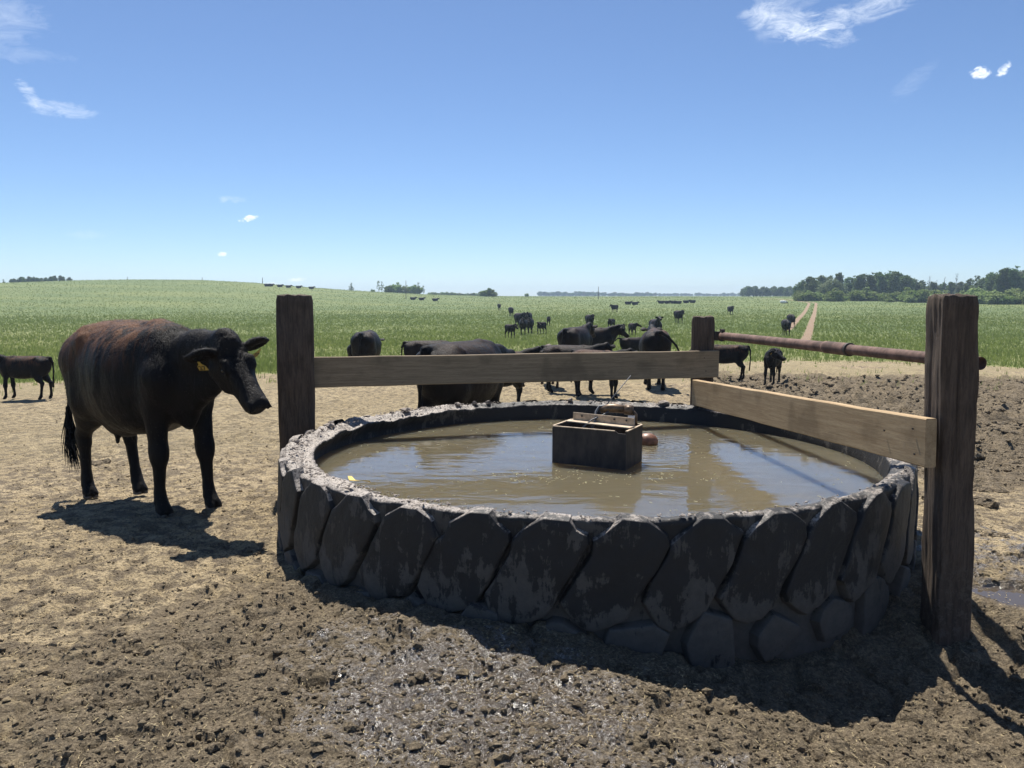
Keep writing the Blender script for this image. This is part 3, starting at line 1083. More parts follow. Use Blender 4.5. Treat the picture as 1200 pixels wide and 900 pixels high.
# ------------------------------------------------------------------ float box in the water
def build_float_box():
    A, B = Vector((0.300, 5.80)), Vector((0.790, 5.545))
    ang = math.atan2(B.y - A.y, B.x - A.x)
    L = (B - A).length + 0.02
    Wd = 0.36
    root = empty('float_box', (A.x, A.y, 0.37), ang)
    tag(root, 'open dark steel box with a pale angle bar across, standing in the muddy water', 'float box')
    zt, zb, th = 0.272, -0.25, 0.007
    mb = MB()
    # front wall with a cut in its right end
    n = 30

    def wall(p0, p1, tops):
        p0, p1 = np.array(p0), np.array(p1)
        d = (p1 - p0) / np.linalg.norm(p1 - p0)
        nrm = np.array([-d[1], d[0]]) * th / 2
        k = len(tops)
        V = []
        for s in (-1, 1):
            for i, tp in enumerate(tops):
                q = p0 + (p1 - p0) * i / (k - 1) + nrm * s
                V += [(q[0], q[1], zb), (q[0], q[1], tp)]
        Q = []
        for i in range(k - 1):
            a = 2 * i
            c = 2 * k + 2 * i
            Q += [(a, a + 2, a + 3, a + 1), (c, c + 1, c + 3, c + 2), (a + 1, a + 3, c + 3, c + 1)]
        Q += [(0, 1, 2 * k + 1, 2 * k), (2 * k - 2, 4 * k - 2, 4 * k - 1, 2 * k - 1)]
        mb.add(V, Q)
    f = [zt + 0.004 * math.sin(i * 2.1) for i in range(n)]
    wall((0, 0), (L, 0), [v if i < n * 0.86 else zt - 0.012 for i, v in enumerate(f)])
    wall((th, Wd), (L - th, Wd), f)
    wall((th / 2, th / 2), (th / 2, Wd), f[:12])
    wall((L - th / 2, th / 2), (L - th / 2, Wd), f[5:17])
    mb.build('box_shell', M['rust_dark'], root)
    # folded rim, catches light
    mb = MB()
    mb.box((L * 0.43, -0.002, zt + 0.004), (L * 0.84, 0.016, 0.006))
    mb.box((L * 0.5, Wd, zt + 0.006), (L * 0.98, 0.016, 0.006))
    mb.box((0.002, Wd / 2, zt + 0.0055), (0.016, Wd * 0.96, 0.006))
    mb.box((L - 0.002, Wd / 2, zt + 0.0055), (0.016, Wd * 0.96, 0.006))
    mb.build('rim_strip', M['bar'], root)
    # angle bar
    mb = MB()
    M1 = Matrix.Translation((0.30, 0.165, zt + 0.012)) @ Matrix.Rotation(R(-9), 4, 'Z')
    mb.box((0, 0.018, 0.004), (0.54, 0.095, 0.007), M1)
    mb.box((0, 0.062, 0.036), (0.52, 0.008, 0.055), M1)
    mb.build('angle_bar', M['bar'], root)
    for x in (-0.18, -0.05, 0.10, 0.2):
        mb = MB()
        mb.tube([M1 @ Vector((x, 0.059, 0.042)), M1 @ Vector((x, 0.052, 0.042))], 0.008, 6)
        mb.build('bolt', M['rust_dark'], root)
    # valve body with elbow behind the bar
    mb = MB()
    mb.tube([(0.26, 0.30, 0.37), (0.31, 0.31, 0.39), (0.35, 0.32, 0.392), (0.46, 0.34, 0.385)], [0.022, 0.030, 0.034, 0.030], 14)
    mb.tube([(0.36, 0.32, 0.392), (0.36, 0.32, 0.41)], 0.020, 12)
    mb.tube([(0.44, 0.335, 0.385), (0.50, 0.345, 0.38)], [0.038, 0.038], 8)
    mb.tube([(0.49, 0.345, 0.38), (0.52, 0.35, 0.35), (0.52, 0.35, 0.26)], 0.016, 10)
    mb.build('valve_body', M['brass'], root, True)
    mb = MB()
    mb.tube([(0.24, 0.17, 0.24), (0.25, 0.22, 0.30), (0.235, 0.27, 0.36), (0.25, 0.30, 0.40), (0.31, 0.31, 0.405)], 0.010, 8)
    mb.tube([(0.19, 0.12, 0.26), (0.23, 0.2, 0.31), (0.30, 0.26, 0.345), (0.33, 0.29, 0.37)], 0.006, 8)
    mb.build('hose', M['hose'], root, True)
    mb = MB()
    mb.box((0.505, 0.30, 0.315), (0.05, 0.012, 0.065))
    mb.build('white_fitting', M['white'], root)
    mb = MB()
    mb.box((0.30, 0.11, 0.215), (0.08, 0.05, 0.05))
    mb.build('white_inlet', M['white'], root)
    mb = MB()
    mb.tube([(0.29, 0.30, 0.395), (0.345, 0.42, 0.50), (0.41, 0.55, 0.62)], [0.005, 0.004, 0.003], 6)
    mb.build('wire_rod', M['hose'], root, True)
    # float ball with its arm
    ball = empty('float_ball', (1.135, 6.55, 0.38))
    tag(ball, 'rusty orange float ball half sunk in the water beside the steel box', 'float')
    V, F = [], []
    nu, nv = 22, 14
    for j in range(nv + 1):
        p = math.pi * j / nv
        for i in range(nu):
            t = 2 * math.pi * i / nu
            V.append((0.088 * math.sin(p) * math.cos(t), 0.075 * math.sin(p) * math.sin(t), 0.072 * math.cos(p) + 0.01))
    for j in range(nv):
        for i in range(nu):
            a = j * nu + i
            b = j * nu + (i + 1) % nu
            F.append((a, a + nu, b + nu, b))
    mesh_np('ball', V, np.array(F), M['orange'], True, ball)
    mb = MB()
    mb.tube([(-0.05, -0.04, 0.05), (-0.17, -0.22, 0.10), (-0.30, -0.45, 0.20)], 0.005, 6)
    mb.build('float_arm', M['rust_dark'], ball, True)


build_float_box()


# ------------------------------------------------------------------ small loose things
def build_scrap():
    o_c = (-1.10, 4.20)
    # a curled yellow strip lying on the lip
    th = math.atan2(4.30 - TC[1], -0.87 - TC[0])
    n = 22
    V, Q = [], []
    for i in range(n):
        t = i / (n - 1)
        a = th - 0.04 + 0.08 * t
        rr = 2.11 + 0.012 * math.sin(t * 5)
        w = 0.017 * math.sin(min(1, t * 1.15 + 0.12) * math.pi) ** 0.5 + 0.003
        z = LIP + 0.030 + 0.014 * t + 0.018 * max(0, 0.25 - t) * 4
        for s in (-1, 1):
            r2 = rr + s * w
            for dz in (0, 0.004):
                V.append((TC[0] + r2 * math.cos(a), TC[1] + r2 * math.sin(a), z + dz + 0.006 * (s > 0)))
    for i in range(n - 1):
        a = i * 4
        Q += [(a, a + 2, a + 6, a + 4), (a + 1, a + 5, a + 7, a + 3), (a, a + 4, a + 5, a + 1), (a + 2, a + 3, a + 7, a + 6)]
    Q += [(0, 1, 3, 2), (4 * n - 4, 4 * n - 2, 4 * n - 1, 4 * n - 3)]
    o = mesh_np('yellow_scrap', V, np.array(Q), M['yellow'], False)
    tag(o, 'curled yellow strip of plastic lying on the left front lip of the tyre', 'scrap')


build_scrap()


def quad_cloud(name, P, D, Lh, Wh, mat, N=None, kind='stuff', parent=None, zt=0.0):
    """thin four-sided slivers: P centre, D unit direction, half length, half width"""
    n = len(P)
    up = np.tile([0, 0, 1.0], (n, 1)) if N is None else N
    s = np.cross(D, up)
    s /= np.maximum(np.linalg.norm(s, axis=1, keepdims=True), 1e-6)
    u = np.cross(s, D)
    Lh, Wh = Lh[:, None], Wh[:, None]
    V = np.stack([P - D * Lh - s * Wh, P + D * Lh - s * Wh * 0.7, P + D * Lh + s * Wh * 0.7, P - D * Lh + s * Wh, P - D * Lh * 0 + u * Wh * 0.9 - D * Lh, P + D * Lh + u * Wh * 0.7], 1).reshape(-1, 3)
    b = (np.arange(n) * 6)[:, None]
    Q = np.concatenate([b + np.array([[0, 1, 5, 4]]), b + np.array([[4, 5, 2, 3]])])
    o = mesh_np(name, V, Q, mat, False, parent)
    if kind:
        tag(o, kind=kind)
    return o


def scatter_ground():
    pr = np.random.default_rng(21)

    def pts(n, far=10.0, near=1.9):
        # uniform per screen-ish distance: denser close to the viewer
        y = near * (far / near) ** pr.random(n)
        x = pr.uniform(-0.85, 0.85, n) * (y + 0.7)
        k = np.hypot(x - TC[0], y - TC[1]) > 2.3
        return x[k], y[k]
    x, y = pts(30000, 12)
    a = pr.uniform(0, np.pi, len(x))
    z = height(x, y) + 0.004
    D = np.stack([np.cos(a), np.sin(a), pr.normal(0, 0.18, len(x))], 1)
    D /= np.linalg.norm(D, axis=1, keepdims=True)
    keep = pr.random(len(x)) < np.clip(fbm(x * 1.4, y * 1.4, seed=77) * 2.2 - 0.55, 0.10, 1)
    x, y, z, D = x[keep], y[keep], z[keep], D[keep]
    Lh = pr.uniform(0.003, 0.010, len(x)) * pr.choice([1, 1, 1, 1.8], len(x))
    o = quad_cloud('straw_litter', np.stack([x, y, z], 1), D, Lh, pr.uniform(0.0007, 0.0018, len(x)), M['straw'])
    tag(o, 'short bits of pale straw trodden over the dirt', 'straw')
    # clods
    x, y = pts(120000, 14)
    g, mud, wet, st, pud = zones(x, y)
    keep = (pr.random(len(x)) < 0.30 + 0.7 * fbm(x * 2, y * 2, seed=78)) & (pud < 0.05)
    x, y, mud = x[keep], y[keep], mud[keep]
    n = len(x)
    s = pr.gamma(1.5, 0.0024, n).clip(0.0015, 0.017) * (0.8 + 0.7 * mud)
    z = height(x, y) + s * 0.15
    sc = np.stack([s * pr.uniform(.8, 1.7, n), s * pr.uniform(.8, 1.3, n), s * pr.uniform(.45, .9, n)], 1)
    v = _iv[None] * sc[:, None, :] * pr.uniform(0.6, 1.3, (n, 12, 1))
    a = pr.uniform(0, 6.28, n)
    c, s_ = np.cos(a)[:, None], np.sin(a)[:, None]
    vx = v[..., 0] * c - v[..., 1] * s_
    vy = v[..., 0] * s_ + v[..., 1] * c
    v = np.stack([vx + x[:, None], vy + y[:, None], v[..., 2] + z[:, None]], 2).reshape(-1, 3)
    F = (np.arange(n)[:, None, None] * 12 + _if[None]).reshape(-1, 3)
    o = mesh_np('dirt_clods', v, F, M['ground'], False)
    for k, vals in zip(('grass', 'mud', 'wet', 'straw', 'puddle'), (0 * mud, mud, 0 * mud, 0 * mud, 0 * mud)):
        add_attr(o, k, np.repeat(vals, 12))
    tag(o, 'crumbled clods and crumbs of dry dung and soil on the ground', 'dirt', kind='stuff')
    # bigger lumps in the churned mud and a few broken dung pats
    x = pr.uniform(2.5, 13, 9000)
    y = pr.uniform(7.5, 20, 9000)
    mud = zones(x, y)[1]
    k = mud * fbm(x * .9, y * .9, seed=79) > 0.33
    x, y = x[k], y[k]
    for (cx, cy, rr, m) in ((3.75, 6.5, 0.28, 130), (4.3, 7.2, 0.2, 70), (-1.6, 4.9, 0.10, 16), (-3.0, 4.3, 0.12, 26), (-1.9, 3.5, 0.1, 30), (3.3, 5.3, .16, 40), (-4.6, 8.6, .18, 50), (-2.2, 9.5, .2, 50), (-0.6, 2.5, .09, 26)):
        x = np.concatenate([x, cx + pr.normal(0, rr * .5, m)])
        y = np.concatenate([y, cy + pr.normal(0, rr * .35, m)])
    n = len(x)
    s = pr.gamma(2.2, 0.0085, n).clip(0.005, 0.06) * np.where(y < 6, 0.55, 1.0)
    z = height(x, y) + s * 0.2
    v = _iv[None] * np.stack([s * 1.5, s * 1.2, s * .7], 1)[:, None, :] * pr.uniform(0.6, 1.3, (n, 12, 1))
    v = np.stack([v[..., 0] + x[:, None], v[..., 1] + y[:, None], v[..., 2] + z[:, None]], 2).reshape(-1, 3)
    F = (np.arange(n)[:, None, None] * 12 + _if[None]).reshape(-1, 3)
    o = mesh_np('mud_lumps', v, F, M['ground'], False)
    for k in ('grass', 'mud', 'wet', 'straw', 'puddle'):
        add_attr(o, k, np.full(n * 12, 1.0 if k == 'mud' else 0.0))
    tag(o, 'dark lumps of churned mud and broken dung pats', 'mud', kind='stuff')
    # chaff floating on the water
    n = 420
    r = 1.95 * np.sqrt(pr.random(n))
    t = pr.uniform(0, 6.28, n)
    P = np.stack([TC[0] + r * np.cos(t), TC[1] + r * np.sin(t), np.full(n, 0.3715)], 1)
    q = pr.random(n) < 0.35
    P[q, 0] = 0.55 + pr.normal(0, 0.55, q.sum())
    P[q, 1] = 5.35 + pr.normal(0, 0.12, q.sum())
    a = pr.uniform(0, np.pi, n)
    D = np.stack([np.cos(a), np.sin(a), 0 * a], 1)
    o = quad_cloud('floating_chaff', P, D, pr.uniform(0.003, 0.016, n), pr.uniform(0.001, 0.003, n), M['scum'])
    tag(o, 'flecks of chaff and straw floating on the muddy water', 'chaff')


scatter_ground()


# ------------------------------------------------------------------ cattle: signed distance body -> one continuous mesh
def surface_nets(F, org, h):
    nx, ny, nz_ = F.shape
    ins = F < 0
    cs = np.zeros((nx - 1, ny - 1, nz_ - 1), np.int8)
    for a in (0, 1):
        for b in (0, 1):
            for c in (0, 1):
                cs += ins[a:nx - 1 + a, b:ny - 1 + b, c:nz_ - 1 + c]
    act = (cs > 0) & (cs < 8)
    I, J, K = np.nonzero(act)
    acc = np.zeros((len(I), 3))
    cnt = np.zeros(len(I))
    for ax in range(3):
        for p in (0, 1):
            for q in (0, 1):
                o0 = [0, 0, 0]
                ot = [a for a in range(3) if a != ax]
                o0[ot[0]] = p
                o0[ot[1]] = q
                o1 = list(o0)
                o1[ax] = 1
                f0 = F[I + o0[0], J + o0[1], K + o0[2]]
                f1 = F[I + o1[0], J + o1[1], K + o1[2]]
                m = (f0 < 0) != (f1 < 0)
                t = np.where(m, f0 / np.where(m, f0 - f1, 1), 0)
                pos = np.zeros((len(I), 3))
                pos[:, 0] = o0[0]
                pos[:, 1] = o0[1]
                pos[:, 2] = o0[2]
                pos[:, ax] += t
                acc += pos * m[:, None]
                cnt += m
    V = (np.stack([I, J, K], 1) + acc / cnt[:, None]) * h + org
    idx = -np.ones(act.shape, np.int64)
    idx[I, J, K] = np.arange(len(I))
    Q = []
    for ax in range(3):
        s0 = [slice(1, -1)] * 3
        s0[ax] = slice(0, -1)
        s1 = list(s0)
        s1[ax] = slice(1, None)
        a = ins[tuple(s0)]
        b = ins[tuple(s1)]
        for sign in (0, 1):
            m = (a & ~b) if sign == 0 else (~a & b)
            i, j, k = np.nonzero(m)
            base = [i, j, k]
            for t in range(3):
                if t != ax:
                    base[t] = base[t] + 1
            u, v = [(1, 2), (2, 0), (0, 1)][ax]

            def cell(du, dv):
                c = [b_.copy() for b_ in base]
                c[u] = c[u] + du
                c[v] = c[v] + dv
                return idx[c[0], c[1], c[2]]
            q = np.stack([cell(-1, -1), cell(0, -1), cell(0, 0), cell(-1, 0)], 1)
            if sign == 1:
                q = q[:, ::-1]
            Q.append(q)
    Q = np.concatenate(Q)
    Q = Q[(Q >= 0).all(1)]
    return V, Q


def smin(a, b, k):
    h = np.clip(0.5 + 0.5 * (b - a) / k, 0, 1)
    return b * (1 - h) + a * h - k * h * (1 - h)


class SDF:
    def __init__(s, lo, hi, h):
        s.h, s.lo = h, np.array(lo, float)
        n = ((np.array(hi) - s.lo) / h).astype(int) + 2
        ax = [s.lo[i] + h * np.arange(n[i]) for i in range(3)]
        s.ax = ax
        s.F = np.full(n, 1.0, np.float32)

    def sub(s, lo, hi):
        sl = []
        for i in range(3):
            a = int(np.clip((lo[i] - s.lo[i]) / s.h, 0, len(s.ax[i]) - 2))
            b = int(np.clip((hi[i] - s.lo[i]) / s.h + 2, a + 1, len(s.ax[i])))
            sl.append(slice(a, b))
        X, Y, Z = np.meshgrid(*[s.ax[i][sl[i]] for i in range(3)], indexing='ij')
        return tuple(sl), X.astype(np.float32), Y.astype(np.float32), Z.astype(np.float32)

    def cap(s, a, b, r1, r2, k=0.05, flat=None, fs=1.0, cut=False):
        a, b = np.array(a, float), np.array(b, float)
        mr = max(r1, r2) + k + 0.05
        mm = mr
        sl, X, Y, Z = s.sub(np.minimum(a, b) - mm, np.maximum(a, b) + mm)
        px, py, pz = X - a[0], Y - a[1], Z - a[2]
        if flat is not None:
            f = np.array(flat, float)
            f /= np.linalg.norm(f)
            dd = (px * f[0] + py * f[1] + pz * f[2]) * (fs - 1)
            px, py, pz = px + dd * f[0], py + dd * f[1], pz + dd * f[2]
        ba = b - a
        L = max(float(ba @ ba), 1e-9)
        t = np.clip((px * ba[0] + py * ba[1] + pz * ba[2]) / L, 0, 1)
        d = np.sqrt((px - t * ba[0]) ** 2 + (py - t * ba[1]) ** 2 + (pz - t * ba[2]) ** 2) - (r1 + (r2 - r1) * t)
        if flat is not None and fs > 1:
            d = d / (1 + (fs - 1) * 0.5)
        if cut:
            s.F[sl] = -smin(-s.F[sl], d, k)
        else:
            s.F[sl] = smin(s.F[sl], d, k)

    def chain(s, pts, rad, k=0.05, **kw):
        for i in range(len(pts) - 1):
            s.cap(pts[i], pts[i + 1], rad[i], rad[i + 1], k, **kw)

    def loft(s, org, fwd, up, secs, k=0.05, ex=2.3):
        """secs: (t, half width, extent up, extent down)"""
        org, f, u = np.array(org, float), np.array(fwd, float), np.array(up, float)
        f /= np.linalg.norm(f)
        u -= f * (u @ f)
        u /= np.linalg.norm(u)
        sd = np.cross(u, f)
        secs = np.array(secs, float)
        L = secs[-1, 0]
        e = secs[:, 1:].max() + 0.1
        c0, c1 = org + f * secs[0, 0], org + f * L
        sl, X, Y, Z = s.sub(np.minimum(c0, c1) - e, np.maximum(c0, c1) + e)
        px, py, pz = X - org[0], Y - org[1], Z - org[2]
        t = px * f[0] + py * f[1] + pz * f[2]
        w = px * sd[0] + py * sd[1] + pz * sd[2]
        v = px * u[0] + py * u[1] + pz * u[2]
        tc = np.clip(t, secs[0, 0], L)
        # smooth interpolation of the sections
        ts = np.linspace(secs[0, 0], L, 80)
        def sm(col):
            y = np.interp(ts, secs[:, 0], secs[:, col])
            for _ in range(6):
                y[1:-1] = 0.25 * (y[:-2] + y[2:]) + 0.5 * y[1:-1]
            return np.interp(tc, ts, y)
        hw, hu, hd = sm(1), sm(2), sm(3)
        cz, hz = (hu - hd) / 2, (hu + hd) / 2
        q = (np.abs(w / hw) ** ex + np.abs((v - cz) / hz) ** ex) ** (1 / ex)
        d = (q - 1) * np.minimum(hw, hz)
        dx = np.abs(t - tc)
        d = np.where(dx > 0, np.sqrt(np.maximum(d, 0) ** 2 + dx ** 2) + np.minimum(d, 0) * (dx <= 0), d)
        s.F[sl] = smin(s.F[sl], d.astype(np.float32), k)
        return f, u, sd


def cow_sdf(h, pose, calf=False, detail=False):
    """x forward, y to its left, z up. pose keys: head (poll xyz), face (muzzle dir), up, legs offsets, tail"""
    S_ = SDF((-1.25, -0.85, -0.02), (1.95, 0.85, 1.75), h)
    fat = 0.84 if calf else 1.0
    lz = 0.06 if calf else 0.0
    zc = lambda z: 0.97 + (z - 0.97) * fat + lz
    rump = pose.get('rump', 0)
    secs = [(-0.90, .07, .16, .10), (-0.84, .17, .26, .24), (-0.70, .255, .315, .40), (-0.50, .290, .345, .45), (-0.25, .345, .34, .50),
            (0.0, .370, .335, .525), (0.22, .345, .330, .51), (0.42, .265, .325, .45), (0.58, .20, .26, .40), (0.70, .145, .12, .32), (0.77, .09, .04, .22)]
    rr_ = pose.get('rear', 0)
    secs = [(t, w * fat, (a + rr_ * float(np.interp(t, [-.8, .3], [1, 0]))) * fat, (b - rr_ * 0.7) * fat) for (t, w, a, b) in secs]
    S_.loft((0, 0, 1.03 + lz), (1, 0, 0), (0, 0, 1), secs, 0.04, 2.25)
    for s in (1, -1):
        # hooks, pins, ribs hollow
        S_.cap((-0.50, s * .17 * fat, zc(1.30)), (-0.44, s * .235 * fat, zc(1.26)), .055, .045, .10)
        S_.cap((-0.84, s * .10 * fat, zc(1.22)), (-0.80, s * .13 * fat, zc(1.16)), .06, .06, .08)
        if not calf:
            S_.cap((-0.36, s * .37, 1.20), (-0.26, s * .40, 1.16), .05, .03, .06, cut=True)
        # shoulder blade and upper arm
        S_.cap((0.50, s * .09 * fat, zc(1.20)), (0.58, s * .165 * fat, zc(0.96)), .09 * fat, .125 * fat, .09, flat=(0, 1, 0), fs=1.3)
    S_.cap((-0.80, 0, zc(1.31)), (0.30, 0, zc(1.325)), .045, .04, .09)          # backbone
    S_.cap((0.30, 0, zc(1.325)), (0.54, 0, zc(1.30)), .045, .035, .09)         # withers
    legs = pose.get('legs', {})
    lie = pose.get('lie', False)
    if lie:      # folded legs of a resting animal
        for s in (1, -1):
            S_.chain([(0.50, s * .17, 0.85), (0.72, s * .20, 0.62), (0.52, s * .24, 0.56)], [.13, .065, .05], .05)
            S_.chain([(-0.55, s * .20, 0.95), (-0.30, s * .34, 0.70), (-0.62, s * .38, 0.60), (-0.42, s * .42, 0.58)], [.20, .13, .06, .05], .06)
    for s, nm in (() if lie else ((1, 'fl'), (-1, 'fr'))):
        o = legs.get(nm, 0.0)
        l = legs.get(nm + '_lift', 0.0)
        y = s * 0.155 * fat
        yl = s * 0.155
        S_.chain([(0.58, y, zc(0.98)), (0.50 + o * .25, y * 1.02, 0.78)], [.12 * fat, .092], .07)
        S_.chain([(0.50 + o * .25, y * 1.02, 0.78), (0.515 + o * .6, yl, 0.46 + l * .6), (0.515 + o * .62, yl, 0.41 + l * .6)], [.088 if not calf else .07, .058, .058], .05)
        S_.chain([(0.515 + o * .62, yl, 0.41 + l * .6), (0.50 + o * .95 - l * .5, yl, 0.16 + l * .9), (0.51 + o * 1.0 - l * .6, yl, 0.105 + l)], [.050, .036, .046], .03)
        S_.cap((0.51 + o - l * .6, yl, 0.10 + l), (0.545 + o - l * .6, yl, 0.055 + l), .044, .048, .02)
        for c in (-1, 1):
            S_.cap((0.535 + o - l * .6, yl + c * .022, 0.05 + l), (0.575 + o - l * .6, yl + c * .024, 0.03 + l), .036, .030, .012)
    for s, nm in (() if lie else ((1, 'hl'), (-1, 'hr'))):
        o = legs.get(nm, 0.0)
        l = legs.get(nm + '_lift', 0.0)
        y = s * 0.165 * fat
        yl = s * 0.15
        S_.cap((-0.62, y, zc(1.10)), (-0.50 + o * .2, y * 1.15, 0.80), .20 * fat, .135 * fat, .10, flat=(0, 1, 0), fs=1.15)
        S_.chain([(-0.52 + o * .25, y * 1.1, 0.82), (-0.60 + o * .45, yl, 0.66), (-0.73 + o * .6, yl, 0.52 + l * .4)], [.135 * fat, .090, .058], .07)
        S_.chain([(-0.73 + o * .6, yl, 0.52 + l * .4), (-0.715 + o * .66, yl, 0.45 + l * .5)], [.056, .050], .03)
        S_.chain([(-0.715 + o * .66, yl, 0.45 + l * .5), (-0.70 + o * .95, yl, 0.17 + l * .9), (-0.69 + o, yl, 0.11 + l)], [.047, .038, .047], .03)
        S_.cap((-0.69 + o, yl, 0.105 + l), (-0.655 + o, yl, 0.055 + l), .045, .048, .02)
        for c in (-1, 1):
            S_.cap((-0.665 + o, yl + c * .022, 0.05 + l), (-0.625 + o, yl + c * .024, 0.03 + l), .036, .030, .012)
    if not calf:
        S_.cap((-0.42, 0, 0.62), (-0.30, 0, 0.60), .12, .10, .08)              # udder
        for c in (-1, 1):
            S_.cap((-0.38, c * .06, 0.53), (-0.37, c * .065, 0.46), .022, .016, .02)
    # tail
    tl = pose.get('tail', [(-0.90, 0, 1.32), (-0.965, 0, 1.18), (-0.985, 0.01, 0.90), (-0.97, 0.02, 0.66), (-0.95, 0.02, 0.40)])
    tr = [.045, .032, .024, .026, .030] if len(tl) == 5 else [.04] + [.026] * (len(tl) - 2) + [.032]
    S_.chain([(-0.84, 0, zc(1.33))] + [(a, b, c) for a, b, c in tl], [.05] + tr, .03)
    # neck and head
    poll = np.array(pose['poll'], float)
    fd = np.array(pose['face'], float)
    fd /= np.linalg.norm(fd)
    up = np.array(pose.get('up', (0, 0, 1)), float)
    up -= fd * (up @ fd)
    up /= np.linalg.norm(up)
    sd = np.cross(up, fd)
    hs = pose.get('hs', 1.0)
    back = poll - fd * 0.03 - up * 0.07
    w0 = np.array([0.50, 0, zc(pose.get('nz', 1.17))])
    b0 = np.array([0.60, 0, zc(0.90)])
    mid = (w0 + back) / 2 + np.array([0, 0, 0.015])
    nf = np.cross(poll - w0, (0, 0, 1))
    S_.chain([w0, mid, back], [.165 * fat, .138 * fat, .120 * hs], .09, flat=nf, fs=1.32)
    thr = poll + fd * 0.12 - up * 0.17
    S_.chain([b0, (b0 + thr) / 2 + np.array([0, 0, -0.02]), thr], [.14 * fat, .085 * fat, .055 * hs], .10, flat=nf, fs=1.5)
    S_.cap((0.72, 0, 0.88 + lz), (0.66, 0, 0.66 + lz), .09 * fat, .05, .12, flat=(0, 1, 0), fs=1.6)     # brisket
    hsec = [(-0.075, .050, .030, .09), (-0.02, .082, .055, .13), (0.06, .104, .050, .165), (0.14, .112, .046, .18), (0.20, .100, .044, .175), (0.28, .078, .042, .140),
            (0.36, .068, .042, .114), (0.43, .072, .046, .100), (0.475, .070, .042, .090), (0.505, .048, .024, .066)]
    hsec = [(a * hs, b * hs * 1.09, c * hs, d * hs * 1.07) for a, b, c, d in hsec]
    S_.loft(poll, fd, up, hsec, 0.045, 2.35)
    P = lambda t, w, v: poll + (fd * t + sd * w + up * v) * hs
    S_.cap(P(-0.05, 0, 0.02), P(0.0, 0, 0.030), .048 * hs, .042 * hs, .06)   # poll knob
    for s in (1, -1):
        S_.cap(P(0.145, s * .085, 0.030), P(0.19, s * .088, 0.018), .030 * hs, .026 * hs, .03)  # brow
        S_.cap(P(0.175, s * .108, -0.005), P(0.185, s * .112, -0.008), .020 * hs, .018 * hs, .012, cut=True)
        S_.cap(P(0.10, s * .095, -0.11), P(0.24, s * .070, -0.13), .045 * hs, .030 * hs, .05)   # cheek
        S_.cap(P(0.475, s * .045, 0.022), P(0.515, s * .058, 0.012), .022 * hs, .020 * hs, .025)
        if detail:
            S_.cap(P(0.515, s * .052, 0.022), P(0.545, s * .060, 0.0), .011 * hs, .013 * hs, .008, cut=True)
            S_.cap(P(0.40, s * .085, -0.060), P(0.53, s * .045, -0.052), .007, .007, .012, cut=True)
        # ears
        ed = pose.get('ear', (-0.2, 1.0, -0.12))
        e1 = P(0.035, s * .095, -0.005)
        dirv = (fd * ed[0] + sd * s * ed[1] + up * ed[2])
        dirv /= np.linalg.norm(dirv)
        e2 = e1 + dirv * 0.10 * hs
        e3 = e1 + dirv * 0.175 * hs - up * 0.020
        fl = fd * 0.85 - up * 0.15
        S_.chain([e1, e2, e3], [.044 * hs, .076 * hs, .030 * hs], .02, flat=fl, fs=3.0)
        if detail:
            S_.chain([e1 + dirv * .05 + fd * .030, e2 + fd * .026 + dirv * .02], [.012, .026], .012, cut=True)
    return S_, poll, fd, up, sd, hs


def laplace(V, Q, it, lam=0.5):
    n = len(V)
    E = np.concatenate([Q[:, [0, 1]], Q[:, [1, 2]], Q[:, [2, 3]], Q[:, [3, 0]]])
    deg = np.bincount(np.concatenate([E[:, 0], E[:, 1]]), minlength=n)[:, None]
    for _ in range(it):
        a = np.zeros_like(V)
        for c in range(3):
            a[:, c] = np.bincount(E[:, 0], V[E[:, 1], c], n) + np.bincount(E[:, 1], V[E[:, 0], c], n)
        V = V + lam * (a / np.maximum(deg, 1) - V)
    return V


def vnormals(V, Q):
    n = np.cross(V[Q[:, 2]] - V[Q[:, 0]], V[Q[:, 3]] - V[Q[:, 1]])
    N = np.zeros_like(V)
    for k in range(4):
        for c in range(3):
            N[:, c] += np.bincount(Q[:, k], n[:, c], len(V))
    return N / np.maximum(np.linalg.norm(N, axis=1, keepdims=True), 1e-9)


def cow_mesh(name, h, pose, calf=False, detail=False, sink=None):
    S_, *hd = cow_sdf(h, pose, calf, detail)
    V, Q = surface_nets(S_.F, S_.lo, S_.h)
    V = laplace(V, Q, 2 if detail else 1, 0.5)
    if detail:
        N = vnormals(V, Q)
        body = sstep(0.55, 0.8, V[:, 2])
        n = (fbm(V[:, 0] * 5, V[:, 1] * 5, V[:, 2] * 3, oct=3, seed=300) - .5) * 0.030
        n = n + (fbm(V[:, 0] * 22, V[:, 1] * 22, V[:, 2] * 8, oct=3, seed=310) - .5) * 0.012
        # faint ribs
        rib = np.sin(V[:, 0] * 42 + V[:, 2] * 6) * 0.001 * sstep(-0.45, -0.3, V[:, 0]) * sstep(0.35, 0.2, V[:, 0]) * sstep(1.3, 1.15, V[:, 2]) * sstep(0.75, 0.9, V[:, 2])
        poll = hd[0]
        dh = np.linalg.norm(V - (poll + hd[1] * 0.05), axis=1)
        curl = sstep(0.16, 0.06, dh) * sstep(0.1, 0.5, N[:, 2]) * (noise(V[:, 0] * 45, V[:, 1] * 45, V[:, 2] * 45, seed=320) - .4) * 0.02
        keep = 1 - sstep(0.30, 0.22, np.linalg.norm(V - (poll + hd[1] * 0.3), axis=1)) * 0.8
        V = V + N * ((n * body * keep + rib) + curl)[:, None]
    if pose.get('lie'):
        V = V - np.array([0, 0, 0.50])
    me_o = mesh_np(name, V, Q, None, True)
    me = me_o.data
    bpy.data.objects.remove(me_o)
    return me, hd, V, Q


